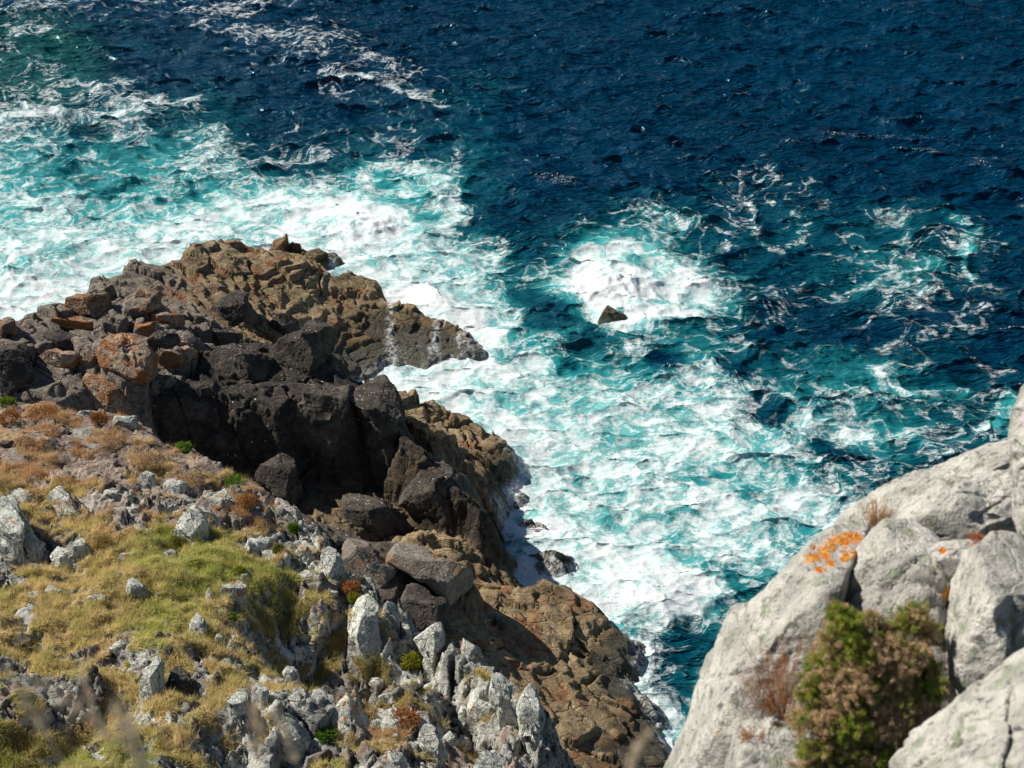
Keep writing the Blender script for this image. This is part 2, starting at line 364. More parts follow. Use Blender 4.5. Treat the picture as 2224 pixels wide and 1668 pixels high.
AER = digits([
 '2221 1000 0000 0000 0000 0000 0000 0',
 '3321 1000 0000 0000 0000 0000 0000 0',
 '3332 1110 0000 1210 0000 0000 0000 0',
 '3333 3331 1111 1210 0000 0000 0000 0',
 '6655 6662 2333 3310 0000 0000 0000 0',
 '8766 7666 6777 7310 0001 2210 0000 0',
 '9988 8888 8998 6211 3443 2233 3421 0',
 '9999 9999 9999 8634 7874 3224 5532 1',
 '9999 9999 9999 9855 8987 6223 4321 1',
 '9999 9999 9999 9865 5664 3122 2121 1',
 '9999 9999 9999 9988 7556 4345 5332 2',
 '9999 9999 9999 9999 9988 6555 5544 3',
 '9999 9999 9999 9999 8889 8864 5443 3',
 '9999 9999 9999 9999 9888 8864 5444 4',
 '9999 9999 9999 9999 9988 8876 5555 5',
 '9999 9999 9999 9989 9877 7777 7777 7',
 '9999 9999 9999 9999 9997 5555 5555 5',
 '9999 9999 9999 9997 6754 4444 4444 4',
 '9999 9999 9999 9994 3334 4444 4444 4',
 '9999 9999 9999 9996 5566 6666 6666 6',
 '9999 9999 9999 9999 8889 8888 8888 8',
 '9999 9999 9999 9999 9999 9999 9999 9'])
# loose strokes of foam: (polyline on the sea, half width m, strength)
STROKES = [
 ([(720, 175), (790, 170), (850, 185), (915, 215), (960, 225)], .9, .35),
 ([(530, 90), (600, 82), (650, 75), (720, 90), (780, 105)], .8, .3),
 ([(740, 470), (800, 360), (880, 350), (950, 380), (995, 420), (985, 450), (940, 490)], .7, .35),
 ([(800, 430), (860, 400), (900, 420), (880, 460), (830, 460)], .4, .2),
 ([(0, 255), (100, 235), (220, 250), (400, 220)], .9, .25),
 ([(430, 470), (560, 430), (680, 440), (820, 480), (860, 530)], 1.6, .5),
 ([(2080, 475), (2110, 510), (2100, 560), (2110, 600)], .35, .6),
 ([(1930, 800), (1945, 830), (2000, 845), (2080, 830)], .45, .5),
 ([(2100, 540), (2010, 575), (1900, 610), (1830, 650)], .4, .35),
 ([(1640, 440), (1650, 520), (1690, 540), (1760, 500), (1720, 460)], .3, .3),
 ([(1380, 530), (1290, 560), (1262, 620), (1290, 665), (1400, 650), (1500, 600)], 1.2, .6),
 ([(1340, 720), (1420, 700), (1500, 690)], .9, .5),
 ([(1380, 1250), (1450, 1240), (1510, 1290), (1470, 1330), (1380, 1310)], 1.2, .5),
 ([(850, 640), (950, 660), (1010, 700), (1060, 750)], .8, .4),
 ([(2210, 860), (2170, 900), (2140, 930)], .4, .5),
 ([(1700, 860), (1720, 900), (1760, 930)], .35, .35),
 ([(1850, 940), (1930, 950), (2000, 945), (2060, 940)], .6, .3)]
def seg_dist(x, y, pts):
    d = np.full(x.shape, 1e9)
    for a, b in zip(pts[:-1], pts[1:]):
        ab = b - a; t = np.clip(((x - a[0]) * ab[0] + (y - a[1]) * ab[1]) / max(ab @ ab, 1e-9), 0, 1)
        d = np.minimum(d, np.hypot(x - a[0] - t * ab[0], y - a[1] - t * ab[1]))
    return d
def poly_sd(x, y, P):
    """signed distance to a polygon, positive outside"""
    d = seg_dist(x, y, np.vstack([P, P[:1]])); ins = np.zeros(x.shape, bool)
    for a, b in zip(P, np.roll(P, -1, 0)):
        if abs(a[1] - b[1]) < 1e-9: continue
        ins ^= ((a[1] > y) != (b[1] > y)) & (x < (b[0] - a[0]) * (y - a[1]) / (b[1] - a[1]) + a[0])
    return np.where(ins, -d, d)
def tps(pts):
    """smooth surface z(x, y) through points"""
    P = pts[:, :2]; n = len(P); c = P.mean(0); sc = np.abs(P - c).max(); Q = (P - c) / sc
    r = np.hypot(Q[:, None, 0] - Q[None, :, 0], Q[:, None, 1] - Q[None, :, 1]); K = r * r * np.log(r + 1e-9) + np.eye(n) * .01
    A = np.zeros((n + 3, n + 3)); A[:n, :n] = K; A[:n, n] = 1; A[:n, n + 1:] = Q; A[n, :n] = 1; A[n + 1:, :n] = Q.T
    wgt = np.linalg.solve(A, np.r_[pts[:, 2], 0, 0, 0])
    def f(x, y):
        u, v = (x - c[0]) / sc, (y - c[1]) / sc; o = wgt[n] + wgt[n + 1] * u + wgt[n + 2] * v
        for i in range(n):
            rr = np.hypot(u - Q[i, 0], v - Q[i, 1]); o = o + wgt[i] * rr * rr * np.log(rr + 1e-9)
        return o
    return f

# ------------------------------------------------------------------ the shore: overlapping rock terraces
def T(*p): return np.array([atz(*q) for q in p])
TERR = [  # name, outline (px, py, z of the top edge), fall-off outside
 ('headland', T((201,640,8),(202,590,8),(364,558,6.8),(411,538,6.3),(468,524,6),(525,521,5.6),(595,535,5.2),(690,545,4.2),(725,587,3.4),(750,574,3),(806,587,2.6),(830,642,2),(905,655,1.8),(965,690,1.5),(1030,732,.9),(1075,765,.4),(960,788,.4),(850,776,.5),(820,795,.4),(735,805,1.2),(700,790,3),(560,740,6),(400,700,8.5),(210,690,9)), 2.2),
 ('wet_back', T((556,522,.9),(600,497,.9),(650,487,.8),(700,505,.7),(735,530,.5),(735,560,.6),(690,560,1.2),(600,550,1.4)), 1.2),
 ('ledges', T((-200,715,12),(30,695,11),(80,676,10.5),(206,638,9.7),(278,632,9.3),(415,690,9.5),(430,800,9.2),(330,830,9.8),(150,850,10.6),(-200,870,12)), 2.2),
 ('crag', T((430,760,9),(560,725,8.6),(700,740,8.2),(735,806,8),(825,820,7.5),(848,855,7.3),(874,925,6.6),(924,972,6),(1000,1045,5.2),(1062,1104,4.2),(1040,1120,4.2),(960,1040,5.4),(900,980,6.2),(800,870,7.6),(600,880,8.4),(450,850,9),(330,850,9.4)), 2.3),
 ('mussel_shelf', T((850,852,3.4),(955,864,2.7),(1000,900,2.1),(1085,932,1.3),(1128,975,.5),(1118,1012,.7),(1070,1030,1.7),(1092,1085,.9),(1092,1150,.8),(1040,1170,2.2),(950,1050,3.6),(870,940,4.2)), 1.6),
 ('slabs', T((600,1080,8.5),(690,1125,8),(785,1160,7.4),(911,1187,6.6),(975,1213,6),(1022,1247,5.4),(1035,1300,4.6),(1019,1335,4.6),(900,1400,6),(700,1300,8),(500,1150,9)), 1.8),
 ('mid', T((880,1150,4),(1000,1150,3),(1060,1180,2.2),(1110,1240,1.6),(1150,1290,2),(1050,1400,3),(900,1300,4)), 1.),
 ('low_shelf', T((1040,1255,3.4),(1120,1272,2.8),(1180,1252,2.5),(1240,1264,2.2),(1300,1312,1.8),(1350,1352,1.5),(1396,1390,.7),(1402,1430,.5),(1385,1480,.6),(1392,1515,.6),(1445,1590,.4),(1485,1668,.4),(1530,1800,.4),(1100,1900,5),(850,1700,6),(850,1400,6),(960,1330,4.6)), 1.5),
 ('apron', T((-300,760,5),(300,740,5),(560,760,4),(760,850,3),(880,960,3),(1000,1090,1.8),(1070,1170,.4),(1100,1220,.1),(1130,1290,.5),(1300,1450,.3),(1350,1900,1),(400,1900,6),(-300,1300,7)), .7),
 ('half_tide_a', T((1155,1205,.55),(1200,1197,.8),(1240,1215,.6),(1225,1238,.45),(1180,1230,.5)), .8),
 ('half_tide_b', T((1110,1120,.25),(1160,1128,.3),(1215,1140,.15),(1190,1158,.2),(1130,1150,.35)), .5),
 ('half_tide_c', T((1120,1045,.15),(1150,1060,.3),(1150,1090,.2),(1110,1085,.3)), .5),
 ('half_tide_d', T((1380,1500,.6),(1410,1510,.5),(1440,1545,.4),(1430,1570,.3),(1390,1550,.6)), .8)]
for q in TERR: pass
TERRF = [(nm, P[:, :2], tps(P), sl_) for nm, P, sl_ in TERR]
def shore_base(x, y, wob=None):
    h = np.full(x.shape, -3.); best = np.zeros(x.shape, int)
    for k, (nm, P, f, sl_) in enumerate(TERRF):
        d = poly_sd(x, y, P)
        if wob is not None: d = d + wob * (.6 if sl_ > 1 else .4)
        o = np.maximum(d, 0)
        z = np.clip(f(x, y), P_lo[k], P_hi[k]) - sl_ * o - .35 * (1 - np.clip(-d / .8, 0, 1)) ** 2 - .25 * o * o * .1
        m = z > h; h = np.where(m, z, h); best = np.where(m, k, best)
    return h, best
P_lo = [q[1][:, 2].min() - .6 for q in TERR]; P_hi = [q[1][:, 2].max() + .8 for q in TERR]
def shore_height(x, y):
    wob = fbm2(x * .45, y * .45, 4, 5) * 1.6
    # joints shift whole chunks of edge
    h, best = shore_base(x, y, wob)
    a = blocks(x, y, 2.3, -.35, 1.8, 11, .32, .9, .4, .035, .14)
    b = blocks(x, y, .95, .9, 1.9, 21, .1, .3, .13, .05, .14)
    c = fbm2(x * .5, y * .5, 6, 31, .55) * .55 + fbm2(x * 2.5, y * 2.5, 4, 37, .6, True) * .05
    k = sstep(-1.5, 2.0, h)
    rough = .35 + .65 * k
    rough = np.where(best == 7, .3, rough); rough = np.where(best == 0, .3 * k + .08, rough); rough = np.where(best == 3, rough * .6, rough); rough = np.where(best == 5, .4, rough)
    lj = blocks(x, y, 3.2, -.25, 2.6, 61, .16, .12, .5, .022, .1) * sstep(-.5, 1.5, h)
    h = h + lj + (a + b) * rough + c * (.5 + .5 * k) * .6
    q = (h + x * .12 - y * .1 + fbm2(x * .3, y * .3, 3, 44) * .8) / .42; fr = q - np.floor(q); led = (np.floor(q) + sstep(.35, .75, fr)) * .42 - (h * 0 + q * .42)
    return h + led * .75 * k
nx, ny = 780, 800
gx = np.linspace(-42, 12, nx); gy = np.linspace(43, 101, ny); X, Y = np.meshgrid(gx, gy)
SH = shore_height(X, Y)
FILM = [([(845, 640), (850, 700), (848, 770)], .28), ([(720, 560), (735, 600), (730, 620)], .35), ([(940, 650), (1000, 700), (1050, 750)], .5), ([(960, 700), (940, 740), (950, 780)], .35), ([(1000, 730), (1020, 770)], .5),
        ([(560, 510), (650, 500), (730, 540)], .9), ([(1150, 1190), (1260, 1240), (1340, 1300), (1390, 1360)], .5), ([(1100, 1100), (1200, 1150)], .9), ([(1230, 1290), (1290, 1280)], .3), ([(1100, 950), (1150, 1010)], .6), ([(1370, 1480), (1400, 1500), (1470, 1600)], .5), ([(1330, 1340), (1390, 1400), (1395, 1470)], .35)]
film = np.zeros(X.shape)
for pts, wd in FILM:
    P = np.array([atz(a, b, .9)[:2] for a, b in pts]); film = np.maximum(film, 1 - sstep(wd * .1, wd * 1.6, seg_dist(X + fbm2(X * 1.2, Y * 1.2, 3, 95) * .5, Y, P)))
film *= sstep(3.2, 2.2, SH) if False else np.clip((3.4 - SH) / 1., 0, 1)
_, bst = shore_base(X, Y, fbm2(X * .45, Y * .45, 4, 5) * 1.6); SHADE_MASK = (np.isin(bst, [3]) * 1.0 + np.isin(bst, [5, 8]) * .55); SHADE_MASK = np.clip(SHADE_MASK + fbm2(X * .3, Y * .3, 3, 88) * .4 * (SHADE_MASK > 0), 0, 1)  # mask for the painted shade: full on the crag, partial on slabs and apron
for _ in range(3): SHADE_MASK[1:-1, 1:-1] = (SHADE_MASK[:-2, 1:-1] + SHADE_MASK[2:, 1:-1] + SHADE_MASK[1:-1, :-2] + SHADE_MASK[1:-1, 2:]) / 4
keep = SH > -2.2
V = np.stack([X, Y, SH], -1).reshape(-1, 3); Fc = gridfaces(ny, nx); kf = keep.ravel()[Fc].any(1)
Fc = Fc[kf]; used = np.unique(Fc); mp = np.full(len(V), -1); mp[used] = np.arange(len(used))
tag(mesh_obj('rocky_shore', V[used], mp[Fc], M_shore, attrs={'film': film.ravel()[used], 'painted_shade': SHADE_MASK.ravel()[used]}), kind='structure', label='brown and black jointed rock shore running out to a wet headland')
def bil(G, gx, gy, x, y):
    u = np.clip((x - gx[0]) / (gx[1] - gx[0]), 0, len(gx) - 1.001); v = np.clip((y - gy[0]) / (gy[1] - gy[0]), 0, len(gy) - 1.001)
    i, j = u.astype(int), v.astype(int); fu, fv = u - i, v - j
    return (G[j, i] * (1 - fu) + G[j, i + 1] * fu) * (1 - fv) + (G[j + 1, i] * (1 - fu) + G[j + 1, i + 1] * fu) * fv

# ------------------------------------------------------------------ the sea
def ocean(N, Lm, amp, wdir, seed, wind=7., cut=.12):
    r = np.random.default_rng(seed); k1 = 2 * np.pi * np.fft.fftfreq(N, Lm / N); kx, ky = np.meshgrid(k1, k1); k = np.hypot(kx, ky); k[0, 0] = 1e-6
    Lw = wind * wind / 9.81; cw = (kx * math.cos(wdir) + ky * math.sin(wdir)) / k
    ph = np.exp(-1 / (k * Lw) ** 2) / k ** 3.7 * (.03 + .97 * cw ** 4) * np.exp(-(k * cut) ** 2); ph[0, 0] = 0
    h = np.sqrt(ph) * (r.normal(size=(N, N)) + 1j * r.normal(size=(N, N)))
    H = np.fft.ifft2(h).real; s = amp / H.std(); hx = np.fft.ifft2(-1j * kx / k * h).real * s; hy = np.fft.ifft2(-1j * ky / k * h).real * s
    return H * s, hx, hy
def wrap(G, Lm, x, y):
    N = G.shape[0]; u = (x / Lm * N) % N; v = (y / Lm * N) % N; i, j = u.astype(int), v.astype(int); fu, fv = u - i, v - j; i2, j2 = (i + 1) % N, (j + 1) % N; i %= N; j %= N
    return (G[j, i] * (1 - fu) + G[j, i2] * fu) * (1 - fv) + (G[j2, i] * (1 - fu) + G[j2, i2] * fu) * fv
th = np.radians(np.r_[np.linspace(-80, -27, 30)[:-1], np.linspace(-27, 27, 1050), np.linspace(27, 80, 30)[1:]])
dep = np.radians(np.r_[np.linspace(70, 49, 20)[:-1], np.linspace(49, 17.5, 760)])
rr = np.r_[CAMZ / np.tan(dep), np.geomspace(180, 9000, 60)]
TH, RR = np.meshgrid(th, rr); sx_, sy_ = RR * np.tan(TH), RR * np.ones_like(TH)
tile = 71.; O1 = ocean(1024, tile, .2, 1.45, 3, 2.9, .03); O2 = ocean(512, 113., .2, 1.0, 9, 9., .25)
px_, py_ = project(sx_, sy_, np.zeros_like(sx_))
wx_ = fbm2(sx_ * .18, sy_ * .18, 5, 71, .6) * 4.5; wy_ = fbm2(sx_ * .18 + 40, sy_ * .18, 5, 75, .6) * 4.5
qx, qy = project(sx_ + wx_, sy_ + wy_, np.zeros_like(sx_))
foam = lookup(FOAM, qx, qy, 0, 0, 80); aer = lookup(AER, qx, qy, 0, 0, 80)
for a_, b_, r2_, s2_, k2_ in [(1180,690,2.6,.5,.35),(1260,760,2,.35,.3),(1445,800,1.2,.7,.6),(700,350,.9,.5,.4),(900,430,1.6,.45,.2),(250,410,1.2,.5,.4),(430,420,1.,.5,.4),(130,370,1.5,.35,.3),(1260,1030,1.,.4,.3),(1640,1080,1.2,.35,.25),(1800,990,1.6,.45,.35),(1660,900,1.6,.5,.4),(1850,700,3,.2,.2),(640,370,1.,.3,.2),(1150,830,.8,.3,.2),(1340,930,1.6,.35,0),(1230,800,.8,.4,.3),(1600,820,1.4,.3,.3),(1480,1140,1.2,.35,.1),(1560,1250,1.4,.25,.15),(1500,1380,1.6,.35,.25)]:
    c_ = atz(a_, b_, 0); q_ = np.exp(-(((sx_ + wx_ * .3 - c_[0]) ** 2 + (sy_ + wy_ * .3 - c_[1]) ** 2) / r2_ ** 2) ** 1.5); foam = foam - s2_ * q_; aer = aer - k2_ * q_
foam = np.clip(foam, 0, 1) ** 1.25 * .82; foam += fbm2(sx_ * .12, sy_ * .12, 4, 83) * .25 * np.clip(foam * 3, 0, 1)
for pts, wd, st in STROKES:
    P = np.array([atz(a, b, 0)[:2] for a, b in pts]); d = seg_dist(sx_ + wx_ * .35, sy_ + wy_ * .35, P)
    foam = foam + st * (1 - sstep(0, wd * 1.8, d)); aer = aer + st * .6 * (1 - sstep(0, wd * 3, d))
inshore = (sx_ > -60) & (sx_ < 30) & (sy_ < 140)
foam = np.where(inshore | (foam < .3), foam, .3); outv = (px_ < -300) | (px_ > 2600) | (py_ < -120)
foam = np.where(outv, 0, foam); aer = np.where(outv, aer * 0, aer)
sh = np.where((sx_ > gx[0]) & (sx_ < gx[-1]) & (sy_ > gy[0]) & (sy_ < gy[-1]), bil(SH, gx, gy, np.clip(sx_, gx[0], gx[-1]), np.clip(sy_, gy[0], gy[-1])), -9)
foam = np.maximum(foam, np.where(sh > -.9, .62 + .5 * sstep(-.9, 0, sh), 0) * (fbm2(sx_ * .5, sy_ * .5, 3, 99) * .4 + .9))
green = np.clip(1 - np.hypot((px_ - 30) / 260, (py_ - 150) / 160), 0, 1) ** .7 * .9
fx0, fy0 = np.arange(-75, 55, .3), np.arange(38, 180, .3); FX, FY = np.meshgrid(fx0, fy0)
psi = fbm2(FX / 8, FY / 8, 2, 501) * 8 * .8 + fbm2(FX / 3, FY / 3, 2, 511) * 3 * .45
for vx_, vy_, vr_, vs_ in [(880, 430, 4.2, 3.5), (1400, 610, 4., -3.5), (1440, 1290, 2.4, 1.6), (1300, 850, 3.5, 2.5), (300, 380, 5, 3), (1650, 560, 4, -2.2), (1540, 1000, 3, -2), (1950, 600, 5, 3), (1900, 900, 4, -2.5), (120, 520, 5, -3)]:
    c_ = atz(vx_, vy_, 0); psi = psi + vs_ * np.exp(-((FX - c_[0]) ** 2 + (FY - c_[1]) ** 2) / vr_ ** 2)
VXf = np.gradient(psi, .3, axis=0); VYf = -np.gradient(psi, .3, axis=1)
qu, qv = sx_.copy(), sy_.copy(); inf_ = np.clip(1 - (sy_ - 150) / 25, 0, 1) * np.clip(1 - (np.abs(sx_ + 10) - 50) / 12, 0, 1)
for _ in range(16):
    ku, kv = bil(VXf, fx0, fy0, np.clip(qu, -74, 54), np.clip(qv, 39, 179)), bil(VYf, fx0, fy0, np.clip(qu, -74, 54), np.clip(qv, 39, 179))
    qu = qu - ku * .05 * inf_; qv = qv - kv * .05 * inf_
FLOWC = np.stack([qu * .85, qv * 1.1, qu * 0], -1).reshape(-1, 3)
d1 = (math.cos(.25), math.sin(.25)); ux, uy = sx_ * d1[0] + sy_ * d1[1], -sx_ * d1[1] + sy_ * d1[0]
H1, X1, Y1 = (wrap(g, tile, sx_, sy_) for g in O1); H2, X2, Y2 = (wrap(g, 113., ux, uy) for g in O2)
far = np.clip(1 - (RR - 250) / 1500, 0, 1)
churn = np.clip(foam, 0, 1) ** 1.3
Hs = (H1 * 1.1 + H2 * 1.5) * far * (1 - .6 * churn) + churn * (fbm2(sx_ * .3, sy_ * .3, 3, 41, .5, True) * .24 - .05) + churn * fbm2(sx_ * 1.6, sy_ * 1.6, 3, 47) * .03
for cx_, cy_, r_, hh in [(1340, 640, 2.6, .9), (1440, 1290, 2.0, .3), (790, 500, 3., .7), (60, 590, 4., .6), (940, 650, 1.6, .5), (1400, 700, 1.6, .45)]:
    c_ = atz(cx_, cy_, 0); q = np.hypot(sx_ - c_[0], (sy_ - c_[1]) * 1.1) / r_; Hs = Hs + hh * np.exp(-q * q) * (1 + .5 * fbm2(sx_ * 1.1, sy_ * 1.1, 3, 55))
crest = sstep(.15, .8, (H1 / .2) * .32 + (H2 / .2) * .2) * np.clip(.75 + fbm2(sx_ * .08, sy_ * .08, 2, 61) * 1.2, 0, 1)  # wave tops that get the painted sun glints
V = np.stack([sx_ - 1.0 * (X1 + .8 * X2) * far, sy_ - 1.0 * (Y1 + .8 * Y2) * far, Hs], -1).reshape(-1, 3)
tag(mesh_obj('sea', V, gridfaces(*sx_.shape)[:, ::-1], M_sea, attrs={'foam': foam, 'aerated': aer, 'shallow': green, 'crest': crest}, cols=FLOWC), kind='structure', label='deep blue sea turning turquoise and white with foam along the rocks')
SEA_DONE = True

# ------------------------------------------------------------------ the near hillside
HP = T((-260,850,23),(0,864,23),(150,884,23),(300,908,22.8),(430,985,22.8),(560,1050,23),(680,1130,23.2),(735,1200,23.3),(790,1265,23.3),(860,1315,23.3),(1000,1395,23.6),(1060,1440,24),(1165,1485,24.5),(1172,1560,25.5),(1180,1668,26.5),(1190,1900,28),(900,2300,32),(-260,2300,32),(-500,1500,29))
HI = T((100,1100,24.8),(0,1300,26.6),(300,1300,26.8),(300,1550,28.6),(0,1650,30),(600,1250,25.2),(600,1500,28),(780,1430,25.4),(900,1480,25.6),(900,1600,27.5),(700,1650,29.2),(350,1100,24.6))
hf = tps(np.vstack([HP, HI])); HPxy = HP[:, :2]
def hill_height(x, y, detail=True):
    wob = fbm2(x * .7, y * .7, 3, 105) * .7 if detail else 0
    d = poly_sd(x, y, HPxy) + wob; o = np.maximum(d, 0)
    return np.clip(hf(x, y), 21, 33) - 2.4 * o - .12 * o * o - .25 * (1 - np.clip(-d / .7, 0, 1)) ** 2
RK = np.array([[int(c) for c in r.replace(' ', '')] for r in ['7888 8899 9999 9999', '7888 7799 9999 9999', '5787 7877 9999 9999', '4476 8887 8999 9999', '9842 2237 7999 9999', '6331 2212 4799 9999', '4322 1243 3579 9999', '7346 5534 4679 9999', '5564 4647 7578 9999', '3355 4367 8779 9999', '2233 4578 8679 9999']]) / 9
RK[4:, :10] = np.clip(RK[4:, :10] * 1.15 + .22, 0, 1)
# ground cover over the hillside: 0 bare rock, 1 thin rust turf, 2 rust, 3 straw, 4 green, 5 mixed dark turf
GROUND = np.array([[int(c) for c in r.replace(' ', '')] for r in [
 '2221 1000 0000 0000', '2222 1100 0000 0000', '2210 3130 0000 0000', '3330 1012 1000 0000', '0033 4443 1100 0000', '4333 3444 4400 0000',
 '3333 4435 5330 0000', '3333 4333 5555 5300', '4333 3333 3555 5530', '5533 3333 3422 3300', '4544 4331 3433 5500']])
COV = np.array([.05, .42, .85, 1., 1., .95])[GROUND]
TY = {'r': (GROUND <= 2) * 1., 's': (GROUND == 3) * 1., 'g': (GROUND == 4) * 1., 'd': (GROUND == 5) * 1.}
CC = {'r': ((.43, .25, .125), (.6, .44, .26)), 's': ((.66, .5, .27), (.46, .4, .15)), 'g': ((.34, .37, .09), (.55, .48, .2)), 'd': ((.3, .27, .1), (.42, .34, .14))}
def veg(x, y, z):
    px, py = project(x, y, z); px = px + fbm2(x * .8, y * .8, 3, 201) * 70; py = py + fbm2(x * .8 + 30, y * .8, 3, 205) * 60
    cov = lookup(COV, px, py, 0, 860, 80); n = fbm2(x * 1.6, y * 1.6, 4, 211)
    rk = lookup(RK, px, py, 0, 860, 80); rn = fbm2(x * .9 + 5, y * .9, 4, 231, .55)
    cov = cov + n * .9 - .02 - sstep(.18, -.05, rn - (rk - .62) * 1.1 + .32) * 1.0 * sstep(.2, .45, rk)
    r = fbm2(x * 1.1, y * 1.1, 4, 221) * 1.1 + .5; c = 0; tot = 1e-6
    for k in 'rsgd':
        wk = lookup(TY[k], px, py, 0, 860, 80) ** 1.5; rk = np.clip(r, 0, 1)[..., None]
        c = c + wk[..., None] * (np.array(CC[k][0]) * (1 - rk) + np.array(CC[k][1]) * rk); tot = tot + wk
    return np.clip(cov, 0, 1), c / tot[..., None]
hx0, hy0 = np.linspace(-24, 5, 560), np.linspace(17, 53, 720); HX, HY = np.meshgrid(hx0, hy0)
HH = hill_height(HX, HY); H0 = HH
def hit0(px, py):
    t = np.linspace(22, 80, 900); p = CAM + ray(px, py)[None] * t[:, None]; z = bil(H0, hx0, hy0, np.clip(p[:, 0], -24, 5), np.clip(p[:, 1], 17, 53)); m = np.nonzero(p[:, 2] <= z)[0]; return t[m[0]] if len(m) else 40.
cov, tint = veg(HX, HY, HH)
RKH = lookup(RK, *project(HX, HY, HH), 0, 860, 80)
upk = lookup(np.clip((2.9 - np.arange(11)[:, None]) / 1.6, 0, 1) * np.ones((11, 16)), *project(HX, HY, HH), 0, 860, 80)
strata = (blocks(HX, HY, .55, 1.45, 2.4, 301, .08, .22, .1, .08) + blocks(HX, HY, .22, 1.5, 2.2, 311, .03, .08, .04, .1)) * (1 - upk) + upk * (blocks(HX, HY, 1.1, -.6, 3.6, 305, .13, .22, .12, .04, .12) + blocks(HX, HY, .4, -.6, 4., 306, .045, .08, .05, .06))
tuss = fbm2(HX * .55, HY * .55, 3, 321) * .35 + (fbm2(HX * 1.9, HY * 1.9, 3, 331, .5, True)) * .14
ribs = (1 - upk) * blocks(HX, HY, 1.15, 1.55, 2., 351, .2, .5, .2, .05, .2) * .9
upw = lookup(np.clip((np.arange(11)[:, None] - .6) / 2., .3, 1) * np.ones((11, 16)), *project(HX, HY, HH), 0, 860, 80)
HH = HH + ribs * upw * sstep(.25, .6, RKH) * (1.1 - .75 * cov)
HH = HH + strata * (1.25 - cov) + fbm2(HX * .35, HY * .35, 3, 335) * .5 + tuss * (.3 + .7 * cov)
big = blocks(HX, HY, 1.7, 1.6, 2.2, 341, .2, .35, .2, .05, .2); gpx, gpy = project(HX, HY, HH)
HH = HH + big * sstep(420, 760, gpx + (gpy - 1300) * .7)
for (a_, b_, ra_, dp_) in [(690,1400,1.5,1.1),(760,1470,1.3,1.1),(868,1430,1.1,1.3),(610,1345,1.2,1.),(1000,1560,1.,.8),(950,1480,.9,.7),(560,1640,.9,.7),(690,1620,1.,.8),(460,1640,.9,.7),(210,1560,.9,.7),(60,1610,1.,.6),(840,1540,1.,.8)]:
    q_ = att(a_, b_, hit0(a_, b_)); d_ = np.hypot(HX - q_[0], (HY - q_[1]) * .6) / ra_; HH = HH - dp_ * np.exp(-d_ ** 4)
q_ = (HH + HX * .25 - HY * .1 + fbm2(HX * .4, HY * .4, 3, 361) * .5) / .3; f_ = q_ - np.floor(q_); HH = HH + (np.floor(q_) + sstep(.3, .7, f_) - q_) * .3 * .8 * (1 - cov)
gy_, gx_ = np.gradient(HH, hy0[1] - hy0[0], hx0[1] - hx0[0]); steep = np.hypot(gx_, gy_); cov = np.clip(cov - sstep(1.1, 1.9, steep) * .8, 0, 1)
PALE = lookup(np.clip((np.arange(11)[:, None] - 2) / 2., 0, 1) * np.ones((11, 16)), *project(HX, HY, HH), 0, 860, 80)
V = np.stack([HX, HY, HH], -1).reshape(-1, 3); Fc = gridfaces(720, 560)
kf = (HH.ravel()[Fc] > 7).any(1); Fc = Fc[kf]; used = np.unique(Fc); mp = np.full(len(V), -1); mp[used] = np.arange(len(used))
tag(mesh_obj('hillside', V[used], mp[Fc], M_hill, attrs={'cover': cov.ravel()[used], 'pale': PALE.ravel()[used]}, cols=tint.reshape(-1, 3)[used]), kind='structure', label='grassy rocky hillside falling away to the shore')

def hit(px, py, which):
    """depth along the view axis at which the sight line meets the hillside or the shore"""
    G, ax, ay = (HH, hx0, hy0) if which == 'hill' else (SH, gx, gy)
    t = np.linspace(22, 130, 3000); p = CAM + ray(px, py)[None] * t[:, None]
    ok = (p[:, 0] > ax[0]) & (p[:, 0] < ax[-1]) & (p[:, 1] > ay[0]) & (p[:, 1] < ay[-1])
    z = np.where(ok, bil(G, ax, ay, p[:, 0], p[:, 1]), -9)
    m = np.nonzero((p[:, 2] <= z) | (p[:, 2] < 0))[0]; return t[m[0]] if len(m) else 60.

